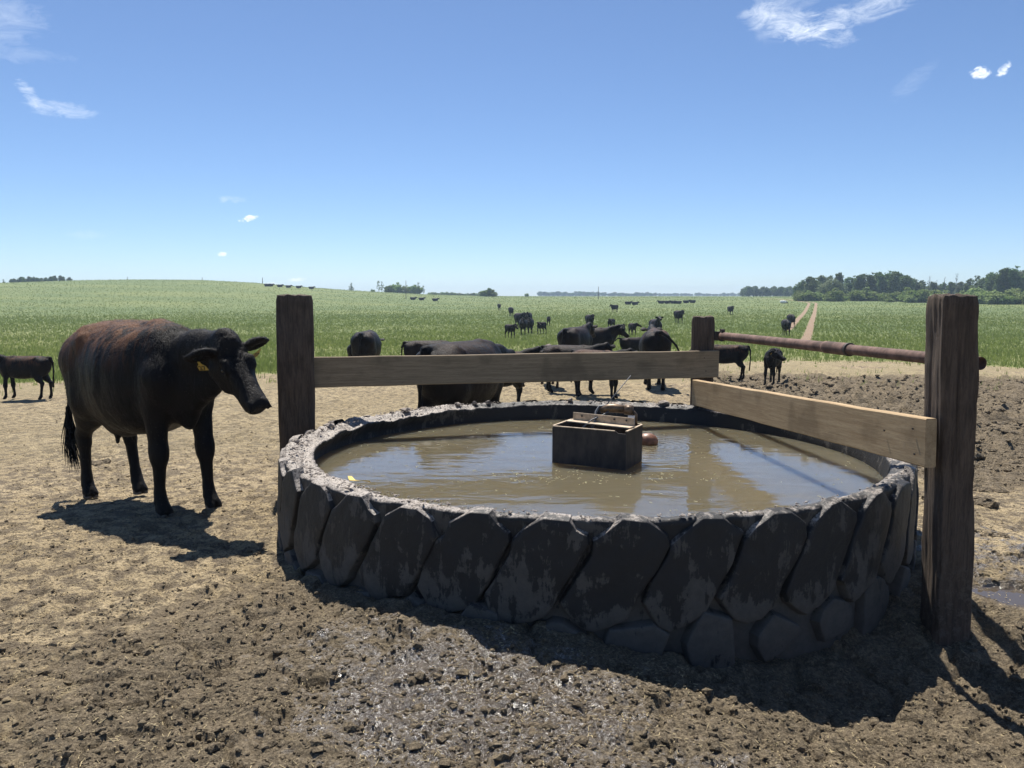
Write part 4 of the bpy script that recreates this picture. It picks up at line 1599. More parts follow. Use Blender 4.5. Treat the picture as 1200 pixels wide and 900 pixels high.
# --- the big cow in the foreground
def build_hero():
    ang = R(-40)
    # root at the middle between the hooves
    pos = (-2.93, 6.33)
    # head: to the right and towards the viewer, lowered
    loc = lambda dx, dy: (dx * math.cos(-ang) - dy * math.sin(-ang), dx * math.sin(-ang) + dy * math.cos(-ang))
    fx, fy = loc(0.62, -0.20)
    pose = dict(poll=(1.17, 0.03, 1.185), face=(0.59, 0.03, -0.80), up=(0.65, -0.20, 0.6), hs=1.01, rear=0.05, nz=1.10,
                legs=dict(fl=0.06, fr=-0.05, hl=0.12, hr=-0.10), ear=(-0.14, 1.0, 0.04),
                tail=[(-0.95, -0.02, 1.28), (-1.01, -0.08, 1.10), (-1.02, -0.13, 0.90), (-1.01, -0.16, 0.70), (-1.00, -0.17, 0.60)])
    me, (poll, fd, up, sd, hs), V, Q = cow_mesh('cow', 0.0125, pose, detail=True)
    me.materials.append(M['hero'])
    z = (gz(-3.4, 6.8) + gz(-2.4, 5.95)) / 2
    root = empty('cow', (pos[0], pos[1], z), ang)
    tag(root, 'big black cow with rusty brown back and yellow ear tags, standing left of the tyre', 'cow')
    slope = math.atan2(gz(-2.4, 5.95) - gz(-3.5, 6.85), 1.4)
    root.rotation_euler = (0, -slope, ang)
    root.rotation_mode = 'XYZ'
    root.scale = (1.07,) * 3
    b = bpy.data.objects.new('body', me)
    C.objects.link(b)
    b.parent = root
    P = lambda t, w, v: poll + (fd * t + sd * w + up * v) * hs
    pr = np.random.default_rng(3)
    for s in (1, -1):
        c = P(0.178, s * .096, 0.0)
        V2, F2 = [], []
        nu, nv = 14, 10
        for j in range(nv + 1):
            p = math.pi * j / nv
            for i in range(nu):
                t = 2 * math.pi * i / nu
                V2.append(c + 0.020 * np.array([math.sin(p) * math.cos(t), math.sin(p) * math.sin(t), math.cos(p)]))
        for j in range(nv):
            for i in range(nu):
                a = j * nu + i
                bb = j * nu + (i + 1) % nu
                F2.append((a, a + nu, bb + nu, bb))
        mesh_np('eye', V2, np.array(F2), M['eye'], True, b)
    # ear tags
    for s, txt in ((1, '27'), (-1, '27')):
        base = P(0.035, s * .20, -0.035) + fd * 0.022
        mb = MB()
        # tag plane faces along fd, hangs down world z a little twisted
        nrm = (fd + sd * s * 0.25)
        if s == -1:
            nrm = fd * 0.8 + sd * -0.75
        nrm /= np.linalg.norm(nrm)
        dn = np.array([0.0, 0.0, -1.0])
        dn -= nrm * (dn @ nrm)
        dn /= np.linalg.norm(dn)
        ax = np.cross(nrm, dn) * -1
        out = [(-.008, -.012), (.008, -.012), (.010, .010), (.030, .030), (.034, .068), (-.034, .068), (-.030, .030), (-.010, .010)]
        Vt = []
        for off in (0.0015, -0.0015):
            for (u, v) in out:
                Vt.append(base + nrm * (off + 0.008) + ax * u + dn * v)
        k = len(out)
        cen0 = len(Vt)
        Vt.append(base + nrm * (0.0015 + 0.008) + dn * 0.035)
        Vt.append(base + nrm * (-0.0015 + 0.008) + dn * 0.035)
        Qt = [(i, (i + 1) % k, k + (i + 1) % k, k + i) for i in range(k)]
        Tt = [(cen0, (i + 1) % k, i) for i in range(k)] + [(cen0 + 1, k + i, k + (i + 1) % k) for i in range(k)]
        to = mesh_np('ear_tag', Vt, [np.array(Qt), np.array(Tt)], M['tagy'], False, b)
        cu = bpy.data.curves.new('digits', 'FONT')
        cu.body = txt
        cu.size = 0.052
        cu.align_x = 'CENTER'
        cu.offset = 0.0012
        tmp = bpy.data.objects.new('digits', cu)
        C.objects.link(tmp)
        bpy.context.view_layer.update()
        dg = bpy.context.evaluated_depsgraph_get()
        tm = bpy.data.meshes.new_from_object(tmp.evaluated_get(dg))
        bpy.data.objects.remove(tmp)
        tm.materials.clear()
        tm.materials.append(M['ink'])
        d = bpy.data.objects.new('tag_number', tm)
        C.objects.link(d)
        d.parent = to
        o_ = base + nrm * 0.0112 + dn * 0.062
        yv = -dn
        xv = np.cross(yv, nrm)
        d.matrix_local = Matrix(((xv[0], yv[0], nrm[0], o_[0]), (xv[1], yv[1], nrm[1], o_[1]), (xv[2], yv[2], nrm[2], o_[2]), (0, 0, 0, 1)))
    # hooves (pairs of claws sheathing the feet)
    legs = pose['legs']
    spots = [(0.535 + legs['fl'], .155), (0.535 + legs['fr'], -.155), (-0.665 + legs['hl'], .15), (-0.665 + legs['hr'], -.15)]
    for (hx, hy) in spots:
        mb = MB()
        for c in (-1, 1):
            Vh = []
            n = 12
            for k, (zz, sx, sy, ox) in enumerate([(0.0, .052, .030, .020), (0.012, .052, .030, .020), (0.045, .044, .028, .010), (0.068, .036, .026, 0.0)]):
                for i in range(n):
                    t = 2 * math.pi * i / n
                    Vh.append((hx + ox + sx * math.cos(t), hy + c * .025 + sy * math.sin(t) * (1 - 0.25 * max(0, math.cos(t))), zz))
            Qh = [(k * n + i, k * n + (i + 1) % n, (k + 1) * n + (i + 1) % n, (k + 1) * n + i) for k in range(3) for i in range(n)]
            Vh.append((hx + .02, hy + c * .025, 0))
            mb.add(Vh, Qh, [(4 * n, (i + 1) % n, i) for i in range(n)])
        mb.build('hoof', M['hoof'], b, True)
    # tail switch: long strands
    n = 150
    mb = MB()
    for i in range(n):
        a = pr.uniform(0, 6.28)
        r = pr.uniform(0, .025)
        p0 = Vector((-1.00 + r * math.cos(a), -0.17 + r * math.sin(a), pr.uniform(0.58, 0.74)))
        ln = pr.uniform(0.25, 0.42)
        sp = pr.normal(0, .022, 2)
        dxx = -0.03 + 0.02 * pr.normal()
        pts = [p0, p0 + Vector((sp[0] * .6 + 0.01, sp[1] * .6, -ln * .4)), p0 + Vector((sp[0] + dxx * .4 + .03, sp[1] * 1.2, -ln * .75)), p0 + Vector((sp[0] * 1.6 + 0.07, sp[1] * 1.6 - 0.01, -ln))]
        mb.tube(pts, [.004, .004, .003, .001], 3, cap=False)
    mb.build('tail_switch', M['hero'], b, True)
    # short coat hair lifting the silhouette
    N = vnormals(V, Q)
    w = sstep(0.45, 0.9, V[:, 2]) * (0.35 + 0.65 * sstep(0.2, 0.8, N[:, 2]))
    nose = np.linalg.norm(V - (poll + fd * 0.42), axis=1)
    w = w * (nose > 0.22)
    pk = np.nonzero(pr.random(len(V)) < w * 0.95)[0]
    pk = np.concatenate([pk, pk, pk])
    j = pr.normal(0, 0.006, (len(pk), 3))
    p = V[pk] + j - N[pk] * 0.003
    g = np.tile(np.array([-0.55, 0, -0.8]), (len(pk), 1)) + pr.normal(0, 0.30, (len(pk), 3))
    nn = N[pk]
    g = g - nn * (g * nn).sum(1)[:, None]
    D = g / np.maximum(np.linalg.norm(g, axis=1, keepdims=True), 1e-6) + nn * pr.uniform(0.2, 0.75, (len(pk), 1))
    D /= np.linalg.norm(D, axis=1, keepdims=True)
    L = pr.uniform(0.008, 0.020, len(pk))[:, None]
    s = np.cross(D, nn)
    s /= np.maximum(np.linalg.norm(s, axis=1, keepdims=True), 1e-6)
    Vv = np.stack([p - s * 0.0013, p + s * 0.0013, p + D * L], 1).reshape(-1, 3)
    o = mesh_np('coat_hair', Vv, np.arange(len(Vv)).reshape(-1, 3), M['hero'], False, b)
    o['kind'] = 'stuff'
    return root


build_hero()

# --- the herd
walk = dict(fl=0.16, fr=-0.14, fr_lift=0.03, hl=-0.12, hr=0.18)
st1 = dict(fl=0.03, fr=-0.05, hl=0.08, hr=-0.07)
st2 = dict(fl=-0.03, fr=0.05, hl=-0.07, hr=0.06)
PO = dict(
    stand=dict(poll=(1.03, 0, 1.40), face=(0.70, 0, -0.68), legs=st1),
    turn=dict(poll=(0.95, 0.20, 1.38), face=(0.25, 0.75, -0.5), legs=st2),
    walk=dict(poll=(1.20, 0, 1.40), face=(0.7, 0, -0.75), legs=walk),
    lie=dict(poll=(1.08, 0.05, 1.42), face=(0.8, 0.2, -0.5), lie=True, tail=[(-0.93, 0, 1.28), (-0.98, 0.02, 1.1), (-1.0, 0.03, 0.85), (-0.98, 0.04, 0.66)]),
    high=dict(poll=(0.95, 0, 1.53), face=(0.9, 0, -0.25), legs=st2),
    graze=dict(poll=(1.28, 0.0, 0.62), face=(0.35, 0, -0.9), up=(1, 0, 0.3), legs=st1),
    down=dict(poll=(1.16, 0.0, 1.10), face=(0.5, 0, -0.85), up=(1, 0, 0.5), legs=walk),
    swish=dict(poll=(1.15, 0, 1.35), face=(0.75, 0, -0.75), legs=st1,
               tail=[(-0.93, -0.06, 1.34), (-0.98, -0.22, 1.25), (-1.0, -0.40, 1.05), (-1.0, -0.50, 0.85), (-0.98, -0.52, 0.68)]),
    flick=dict(poll=(1.05, 0.1, 1.30), face=(0.75, 0.3, -0.65), legs=st2,
               tail=[(-0.95, 0.0, 1.36), (-1.05, 0.02, 1.38), (-1.12, 0.03, 1.33), (-1.19, 0.04, 1.28), (-1.22, 0.04, 1.24)]),
)
CM = {}


def get_mesh(kind, calf, mat, res):
    key = (kind, calf, mat, res)
    if key not in CM:
        p = dict(PO[kind])
        if calf:
            p['hs'] = 1.12
        base = ('g', kind, calf, res)
        if base not in CM:
            CM[base] = cow_mesh('calf' if calf else 'cow', res, p, calf)[0]
        me = CM[base].copy()
        me.materials.append(M[mat])
        CM[key] = me
    return CM[key]


def add_cow(x, y, head, kind, scale, mat, label, calf=False, res=0.035, group=None, tags=False, sink=0.0):
    me = get_mesh(kind, calf, mat, res)
    o = bpy.data.objects.new('calf' if calf else 'cow', me)
    C.objects.link(o)
    o.location = (x, y, gz(x, y) - sink)
    o.rotation_euler = (0, 0, R(head))
    o.scale = (scale,) * 3
    tag(o, label, 'calf' if calf else 'cow', group)
    if tags:
        p = PO[kind]
        hs = 1.12 if calf else 1.0
        poll = np.array(p['poll'], float)
        fd = np.array(p['face'], float)
        fd /= np.linalg.norm(fd)
        up = np.array(p.get('up', (0, 0, 1)), float)
        up -= fd * (up @ fd)
        up /= np.linalg.norm(up)
        sd = np.cross(up, fd)
        for s in (1, -1):
            c = poll + (fd * 0.06 + sd * s * 0.20 - up * 0.05) * hs
            mb = MB()
            Mx = Matrix((tuple(fd), tuple(sd), tuple(up))).transposed()
            V = []
            mb.box((0, 0, -0.02), (0.006, 0.05, 0.06), Matrix.Translation(Vector(c)) @ Mx.to_4x4())
            mb.box((0, 0, 0.015), (0.006, 0.018, 0.02), Matrix.Translation(Vector(c)) @ Mx.to_4x4())
            mb.build('ear_tag', M['tagy'], o)
    return o


#<HERD>
HERD = [
    (-9.41, 15.23, 178, 'stand', 0.6, 'coat_brown', 'dark brown calf walking out of the left edge behind the big cow', True, 0.02, 'cattle drinking and resting near the trough', False),
    (-3.49, 19.18, 88, 'down', 0.86, 'coat', 'black cow seen from behind, head down, between left post and the crowd', False, 0.025, 'cattle drinking and resting near the trough', False),
    (-4.09, 21.11, 80, 'stand', 0.6, 'coat', 'small black calf half hidden behind the cow seen from behind', True, 0.03, 'cattle drinking and resting near the trough', False),
    (-1.87, 18.41, 8, 'down', 0.7, 'coat', 'black young cow side on, its square rump left of the big grey-backed cow', False, 0.025, 'cattle drinking and resting near the trough', False),
    (-0.55, 9.48, 60, 'down', 0.93, 'coat', 'large black cow with shiny grey back right behind the trough plank', False, 0.02, 'cattle drinking and resting near the trough', False),
    (-0.22, 13.6, 15, 'stand', 0.7, 'coat_brown', 'rusty-backed black cow just beyond the grey-backed cow, ears raised', False, 0.022, 'cattle drinking and resting near the trough', True),
    (0.83, 17.18, 97, 'down', 0.66, 'coat_red', 'brown calf seen from behind left of the huddle of black cows', True, 0.025, 'cattle drinking and resting near the trough', False),
    (1.23, 15.95, -12, 'turn', 0.7, 'coat', 'low dark cow standing side on in front of the huddle, facing right', False, 0.022, 'cattle drinking and resting near the trough', False),
    (1.74, 21.43, 62, 'stand', 0.9, 'coat', 'grey-sheened black cow at the back of the huddle with its head to the right', False, 0.025, 'cattle drinking and resting near the trough', False),
    (1.65, 15.11, -38, 'turn', 0.66, 'coat_brown', 'black cow with brown poll looking right at the right end of the huddle', False, 0.022, 'cattle drinking and resting near the trough', True),
    (2.45, 24.38, 12, 'stand', 0.86, 'coat', 'black cow whose long head points right above the huddle', False, 0.03, 'cattle drinking and resting near the trough', False),
    (3.96, 25.7, 30, 'flick', 0.62, 'coat', 'small black calf flicking its tail left of the big rump', True, 0.025, 'cattle drinking and resting near the trough', False),
    (3.08, 17.13, 84, 'swish', 0.92, 'coat_brown', 'big black cow seen from behind swishing its tail to the right', False, 0.022, 'cattle drinking and resting near the trough', False),
    (8.19, 45.27, -88, 'high', 0.9, 'coat', 'black cow facing the camera straight above the swishing cow', False, 0.04, 'cattle walking in across the green field', False),
    (5.13, 19.12, 172, 'stand', 0.62, 'coat_brown', 'reddish-black calf half hidden behind the farthest post', True, 0.02, 'cattle drinking and resting near the trough', False),
    (5.97, 18.14, -118, 'turn', 0.58, 'coat', 'small black calf beneath the pipe turning its head to the camera', True, 0.018, 'cattle drinking and resting near the trough', True),
    (-2.45, 152.48, -85, 'down', 0.95, 'coat', 'farthest left walking cow, at the top of the left file', False, 0.045, 'cattle walking in across the green field', False),
    (-0.12, 110.5, -80, 'down', 0.95, 'coat', 'black cow second from the top of the left file', False, 0.045, 'cattle walking in across the green field', False),
    (0.66, 68.5, -70, 'walk', 0.95, 'coat', 'black cow behind the left one of the pair in the left file', False, 0.045, 'cattle walking in across the green field', False),
    (1.44, 70.49, -95, 'walk', 0.95, 'coat', 'black cow behind the right one of the pair in the left file', False, 0.045, 'cattle walking in across the green field', False),
    (0.76, 54.49, -92, 'walk', 0.82, 'coat', 'large black cow in front on the left of the pair in the file', False, 0.04, 'cattle walking in across the green field', False),
    (1.31, 57.99, -95, 'walk', 0.8, 'coat', 'black cow in front on the right of the pair in the file', False, 0.04, 'cattle walking in across the green field', False),
    (-0.1, 48.5, -60, 'stand', 0.62, 'coat', 'black calf in the green left of the walking pair', True, 0.035, 'cattle walking in across the green field', False),
    (3.43, 74.42, -90, 'stand', 0.62, 'coat', 'tiny distant calf in the green between the file and the huddle', True, 0.045, 'cattle walking in across the green field', False),
    (2.09, 56.46, -125, 'turn', 0.62, 'coat', 'black calf with one ear out right of the walking pair', True, 0.035, 'cattle walking in across the green field', False),
    (6.66, 68.18, -80, 'walk', 0.85, 'coat', 'black cow facing in, above the long head of the huddle', False, 0.045, 'cattle walking in across the green field', False),
    (8.1, 65, -120, 'turn', 0.66, 'coat', 'upper calf of the three black calves right of the huddle', True, 0.04, 'cattle walking in across the green field', False),
    (6.73, 48.54, -90, 'stand', 0.62, 'coat', 'lower left calf of the three black calves right of the huddle', True, 0.035, 'cattle walking in across the green field', False),
    (8.02, 52.9, -80, 'turn', 0.62, 'coat', 'lower right calf of the three black calves right of the huddle', True, 0.035, 'cattle walking in across the green field', False),
    (17.98, 139.85, -140, 'stand', 0.95, 'coat', 'lone black cow below the tall utility pole', False, 0.045, 'cattle walking in across the green field', False),
    (17.1, 81.73, -80, 'walk', 0.95, 'coat', 'black cow in the green just left of the farthest post', False, 0.045, 'cattle walking in across the green field', False),
    (33.33, 121.51, -85, 'stand', 0.95, 'coat', 'lone black cow in the green above the left end of the pipe', False, 0.045, 'cattle walking in across the green field', False),
    (24.67, 70.3, -95, 'down', 0.85, 'coat', 'rear cow of the two coming down beside the wheel track', False, 0.045, 'cattle walking in across the green field', False),
    (18.59, 53.88, -100, 'down', 0.82, 'coat', 'front cow of the two coming down beside the wheel track', False, 0.045, 'cattle walking in across the green field', False),
    (28.94, 198.91, 5, 'lie', 0.9, 'coat', 'tiny far cow lying alone, left one right of the utility pole', False, 0.06, 'cattle resting far out in the field', False),
    (30.08, 195.2, 5, 'lie', 0.9, 'coat', 'tiny far cow lying right of its like by the utility pole', False, 0.06, 'cattle resting far out in the field', False),
    (38.55, 205.92, 180, 'lie', 0.9, 'coat', 'leftmost of the row of resting cows near the skyline', False, 0.06, 'cattle resting far out in the field', False),
    (40.04, 205.64, 5, 'lie', 0.9, 'coat', 'second from left of the row of resting cows near the skyline', False, 0.06, 'cattle resting far out in the field', False),
    (41.52, 205.34, 180, 'lie', 0.9, 'coat', 'third from left of the row of resting cows near the skyline', False, 0.06, 'cattle resting far out in the field', False),
    (42.48, 203.62, 180, 'lie', 0.9, 'coat', 'fourth from left of the row of resting cows near the skyline', False, 0.06, 'cattle resting far out in the field', False),
    (45.63, 209.08, 5, 'lie', 0.9, 'coat', 'fifth from left of the row of resting cows near the skyline', False, 0.06, 'cattle resting far out in the field', False),
    (47.8, 211.16, 180, 'lie', 0.9, 'coat', 'rightmost of the row of resting cows near the skyline', False, 0.06, 'cattle resting far out in the field', False),
    (-79.23, 258.64, 0, 'lie', 1, 'coat', 'leftmost dark cow on the hill crest above the left post', False, 0.07, 'cattle far off on the hill', False),
    (-78.94, 261.34, 0, 'lie', 1, 'coat', 'second dark cow on the hill crest above the left post', False, 0.07, 'cattle far off on the hill', False),
    (-76.4, 263.13, 0, 'lie', 1, 'coat', 'third dark cow on the hill crest above the left post', False, 0.07, 'cattle far off on the hill', False),
    (-73.8, 263.87, 0, 'lie', 1, 'coat', 'fourth dark cow on the hill crest, longest in outline', False, 0.07, 'cattle far off on the hill', False),
    (-71.56, 268.11, 0, 'lie', 1, 'coat', 'fifth dark cow on the hill crest above the left post', False, 0.07, 'cattle far off on the hill', False),
    (-67.66, 269.64, 0, 'lie', 1, 'coat', 'rightmost dark cow on the hill slope', False, 0.07, 'cattle far off on the hill', False),
    (-27.76, 223.79, 10, 'lie', 0.9, 'coat', 'left speck-like cow below the shrubs on the skyline', False, 0.07, 'cattle resting far out in the field', False),
    (-25.29, 223.07, 10, 'lie', 0.9, 'coat', 'middle speck-like cow below the shrubs on the skyline', False, 0.07, 'cattle resting far out in the field', False),
    (-21.08, 218.99, 10, 'lie', 0.9, 'coat', 'right speck-like cow below the shrubs on the skyline', False, 0.07, 'cattle resting far out in the field', False),
]
for h in HERD:
    add_cow(h[0], h[1], h[2], h[3], h[4], h[5], h[6], h[7], h[8], h[9], h[10])
#</HERD>

# ------------------------------------------------------------------ the crop
def build_crop():
    pr = np.random.default_rng(9)

    def field(n, r0, r1, nb=3):
        r = r0 * (r1 / r0) ** (pr.random(n) ** 1.2)
        az = pr.uniform(R(-39), R(39), n)
        x, y = r * np.sin(az), r * np.cos(az)
        # snap to the drill rows
        s = x * math.cos(TA) - y * math.sin(TA)
        l = x * math.sin(TA) + y * math.cos(TA)
        rowd = 0.36
        right = s > 0
        s = np.where(right | (pr.random(n) < 0.5), np.round(s / rowd) * rowd + pr.normal(0, 0.085, n), s)
        x = s * math.cos(TA) + l * math.sin(TA)
        y = -s * math.sin(TA) + l * math.cos(TA)
        g = zones(x, y)[0]
        bend = (np.maximum(l - 215, 0) / 30) ** 1.6 * 5
        rut = np.minimum(np.abs(s + bend + 0.65), np.abs(s + bend + 2.3) + (l < 66))
        keep = (pr.random(n) < g ** 1.4 * 0.97 + 0.012 * (np.hypot(x, y) > 19)) & ((rut > 0.34) | (l < 46))
        keep &= pr.random(n) < (0.30 + 1.0 * fbm(x * 0.25, y * 0.25, seed=91)) * np.interp(np.hypot(x, y), [20, 50, 100, 160, 340], [0.60, 0.8, 0.9, 0.5, 0.25])
        x, y = x[keep], y[keep]
        n = len(x)
        z = base_h(x, y) - 0.01
        r = np.hypot(x, y)
        hh = 0.15 + 0.00025 * r
        ww = 0.004 + 0.00022 * r
        V = []
        for b in range(nb):
            a = pr.uniform(0, 6.28, n)
            h = hh * pr.uniform(0.55, 1.25, n) * (0.75 + 0.5 * fbm(x * 0.15, y * 0.15, seed=92))
            ln = pr.uniform(0.15, 0.7, n) * h
            w = ww * pr.uniform(0.6, 1.4, n)
            dx, dy = np.cos(a), np.sin(a)
            ox, oy = x + pr.normal(0, .04, n), y + pr.normal(0, .04, n)
            V.append(np.stack([np.stack([ox - dy * w, oy + dx * w, z], 1), np.stack([ox + dy * w, oy - dx * w, z], 1), np.stack([ox + dx * ln, oy + dy * ln, z + h], 1)], 1))
        return np.concatenate(V).reshape(-1, 3)
    V = field(400000, 18, 350)
    o = mesh_np('crop', V, np.arange(len(V)).reshape(-1, 3), M['blade'], False)
    tag(o, 'short green cereal crop covering the field beyond the bare dirt', 'crop', kind='stuff')
    print('crop tris', len(V) // 3)


build_crop()


# ------------------------------------------------------------------ trees, shrubs, poles
def crown_mesh(name, seed, lobes, leaf, count, mat, flat=1.0):
    """lobes: (cx, cy, cz, rx, ry, rz). many small leaf quads in clumps through each lobe"""
    pr = np.random.default_rng(seed)
    P = []
    vol = np.array([l[3] * l[4] * l[5] for l in lobes]) ** 0.7
    vol = vol / vol.sum()
    for l, f in zip(lobes, vol):
        n = int(count * f)
        nc = max(5, n // 26)
        d = pr.normal(0, 1, (nc, 3))
        d /= np.linalg.norm(d, axis=1, keepdims=True)
        rad = pr.uniform(0.35, 1.08, nc)[:, None] ** 0.6
        c = d * rad * np.array(l[3:]) + np.array(l[:3])
        k = pr.integers(0, nc, n)
        cs = pr.uniform(0.12, 0.28, nc) * min(l[3:])
        P.append(c[k] + pr.normal(0, 1, (n, 3)) * cs[k][:, None] * np.array([1, 1, 0.65]))
    P = np.concatenate(P)
    P[:, 2] = np.maximum(P[:, 2], 0.05)
    n = len(P)
    D = pr.normal(0, 1, (n, 3))
    D /= np.linalg.norm(D, axis=1, keepdims=True)
    E_ = np.cross(D, pr.normal(0, 1, (n, 3)))
    E_ /= np.linalg.norm(E_, axis=1, keepdims=True)
    s = leaf * pr.uniform(0.5, 1.3, n)[:, None]
    V = np.stack([P - D * s, P + E_ * s * .6, P + D * s, P - E_ * s * .6], 1).reshape(-1, 3)
    o = mesh_np(name, V, np.arange(len(V)).reshape(-1, 4), mat, False)
    me = o.data
    bpy.data.objects.remove(o)
    return me


def trunk_mesh(seed, h, r, n_limb=5, spread=0.35, bare=False):
    pr = np.random.default_rng(seed)
    mb = MB()
    pts = [Vector((0, 0, -0.3))]
    for i in range(1, 7):
        pts.append(Vector((pr.normal(0, .03) * h * .5, pr.normal(0, .03) * h * .5, h * i / 6)))
    mb.tube(pts, [r * (1 - 0.13 * i) for i in range(7)], 6)
    for i in range(n_limb):
        k = pr.integers(2, 6)
        a = pr.uniform(0, 6.28)
        p = pts[k]
        ln = h * pr.uniform(.25, .5) * (0.6 if bare else 1)
        q1 = p + Vector((math.cos(a) * spread, math.sin(a) * spread, 0.6)) * ln * .5
        q2 = q1 + Vector((math.cos(a + .3) * spread, math.sin(a + .3) * spread, 0.8)) * ln * .5
        mb.tube([p, q1, q2], [r * .4, r * .25, r * .08], 5)
        if bare:
            for j in range(3):
                a2 = pr.uniform(0, 6.28)
                mb.tube([q1, q1 + Vector((math.cos(a2) * .3, math.sin(a2) * .3, .7)) * ln * .5], [r * .15, r * .04], 4)
    o = mb.build('trunk', M['bark'], None, True)
    me = o.data
    bpy.data.objects.remove(o)
    return me


TREE = {}


def tree_kinds():
    k = {}
    # tall poplar: stacked lobes, height 10
    k['poplar'] = [(crown_mesh('crown', 60 + s, [(0, 0, 4.0, 1.9, 1.9, 2.2), (0.4, 0, 6.3, 1.7, 1.7, 2.0), (-.3, .2, 8.3, 1.2, 1.2, 1.6), (0.2, -.4, 2.4, 1.6, 1.6, 1.4)], .27, 4600, M['leaf_dark']), trunk_mesh(60 + s, 8.5, .17, 6)) for s in range(3)]
    k['broad'] = [(crown_mesh('crown', 80 + s, [(0, 0, 3.0, 3.0, 2.6, 2.4), (1.6, 0, 4.8, 2.0, 2.0, 2.0), (-1.7, .3, 4.9, 1.8, 1.8, 2.0), (0, 0, 6.6, 1.9, 1.9, 1.6), (-.8, 0, 7.6, 1.0, 1, 1.1)], .28, 6000, M['leaf_grey'] if s == 0 else M['leaf_dark']), trunk_mesh(80 + s, 6.5, .22, 7, .6)) for s in range(3)]
    k['willow'] = [(crown_mesh('crown', 100, [(0, 0, 2.4, 3.4, 2.8, 2.6), (2.0, 0, 3.4, 2.1, 2, 2.2), (-2.0, 0, 3.2, 2.1, 2, 2.2), (0, 0, 4.8, 2.3, 2, 1.8)], .24, 7500, M['leaf_grey']), trunk_mesh(100, 4.5, .2, 8, .7))]
    k['shrub'] = [(crown_mesh('crown', 110 + s, [(0, 0, .9, 1.6, 1.3, 1.1), (.9, 0, 1.1, 1.0, 1, 1.1), (-.8, .2, 1.2, 1.0, .9, 1.2)], .18, 2200, M['leaf_mid'] if s else M['leaf_lite']), trunk_mesh(110 + s, 1.6, .06, 6, .7)) for s in range(3)]
    k['conifer'] = [(crown_mesh('crown', 130, [(0, 0, .9, 1.3, 1.3, .9), (0, 0, 2.0, 1.0, 1.0, .9), (0, 0, 3.0, .65, .65, .8), (0, 0, 3.8, .35, .35, .6)], .16, 1100, M['leaf_dark']), trunk_mesh(130, 3.6, .1, 3, .3))]
    k['sparse'] = [(crown_mesh('crown', 140 + s, [(0, 0, 3.0, 1.2, 1.1, 1.8), (.3, 0, 5.2, .9, .9, 1.6), (-.4, 0, 6.6, .5, .5, 1.0)], .17, 700, M['leaf_grey']), trunk_mesh(140 + s, 7.0, .12, 10, .35, True)) for s in range(2)]
    k['dead'] = [(None, trunk_mesh(150 + s, 8.5, .12, 9, .3, True)) for s in range(2)]
    return k


TREE = tree_kinds()
tree_n = [0]


def add_tree(kind, x, y, s, label, cat, group=None, sx=1.0, name=None, mat=None):
    v = TREE[kind]
    tree_n[0] += 1
    cm, tm = v[tree_n[0] % len(v)]
    nm = name or {'poplar': 'poplar_tree', 'broad': 'broadleaf_tree', 'willow': 'willow_tree', 'shrub': 'shrub', 'conifer': 'conifer_tree', 'sparse': 'sparse_tree', 'dead': 'dead_tree'}[kind]
    root = empty(nm, (x, y, gz(x, y) - 0.1), (tree_n[0] * 2.399) % 6.283)
    root.scale = (s * sx, s * sx, s)
    tag(root, label, cat, group)
    for m, pn in ((tm, 'trunk'), (cm, 'crown')):
        if m is None:
            continue
        o = bpy.data.objects.new(pn, m)
        C.objects.link(o)
        o.parent = root
    return root


def polar(px, d):
    a = (px - 600) / 930.0
    y = d / math.sqrt(1 + a * a)
    return a * y, y


#<TREES>
tr = random.Random(12)
GR = 'trees of the wood on the right skyline'
# right-hand wood, tallest in the middle and at the far right
WOOD = [('broad', 937, 268, 0.80), ('broad', 948, 262, 0.98), ('broad', 960, 272, 1.00), ('poplar', 968, 275, 0.88), ('willow', 972, 248, 1.08), ('poplar', 980, 285, 1.0),
        ('poplar', 990, 280, 0.82), ('poplar', 997, 282, 0.86), ('poplar', 1003, 272, 0.90), ('poplar', 1010, 280, 0.94), ('poplar', 1017, 270, 0.95), ('poplar', 1024, 282, 1.0),
        ('poplar', 1030, 272, 0.95), ('poplar', 1037, 280, 1.02), ('poplar', 1044, 270, 1.0), ('poplar', 1050, 282, 1.0), ('broad', 1056, 275, 1.0), ('broad', 1066, 280, 0.86),
        ('broad', 1076, 290, 0.74), ('sparse', 1084, 285, 0.85), ('broad', 1090, 300, 0.70), ('broad', 1101, 305, 0.66), ('broad', 1112, 300, 0.70), ('broad', 1122, 296, 0.68),
        ('poplar', 1131, 290, 0.72), ('conifer', 1140, 270, 1.9), ('broad', 1148, 282, 0.85), ('poplar', 1156, 275, 0.92), ('broad', 1163, 270, 0.98), ('poplar', 1170, 262, 1.04),
        ('broad', 1176, 268, 1.14), ('poplar', 1183, 262, 1.08), ('broad', 1192, 268, 1.08), ('broad', 1202, 262, 1.06), ('poplar', 1211, 262, 1.05), ('broad', 1222, 268, 1.05), ('broad', 1238, 268, 1.0), ('broad', 1256, 272, 1.0), ('broad', 1275, 275, 0.95),
        ('dead', 1086, 282, 0.95), ('dead', 1103, 292, 0.92), ('dead', 1117, 285, 1.05), ('dead', 1094, 290, 0.8)]
KD = dict(broad='broad leafy tree', poplar='upright dark poplar', willow='wide grey willow', sparse='thin sparse grey tree', conifer='pointed dark conifer', dead='bare dead snag')
side = 'standing'
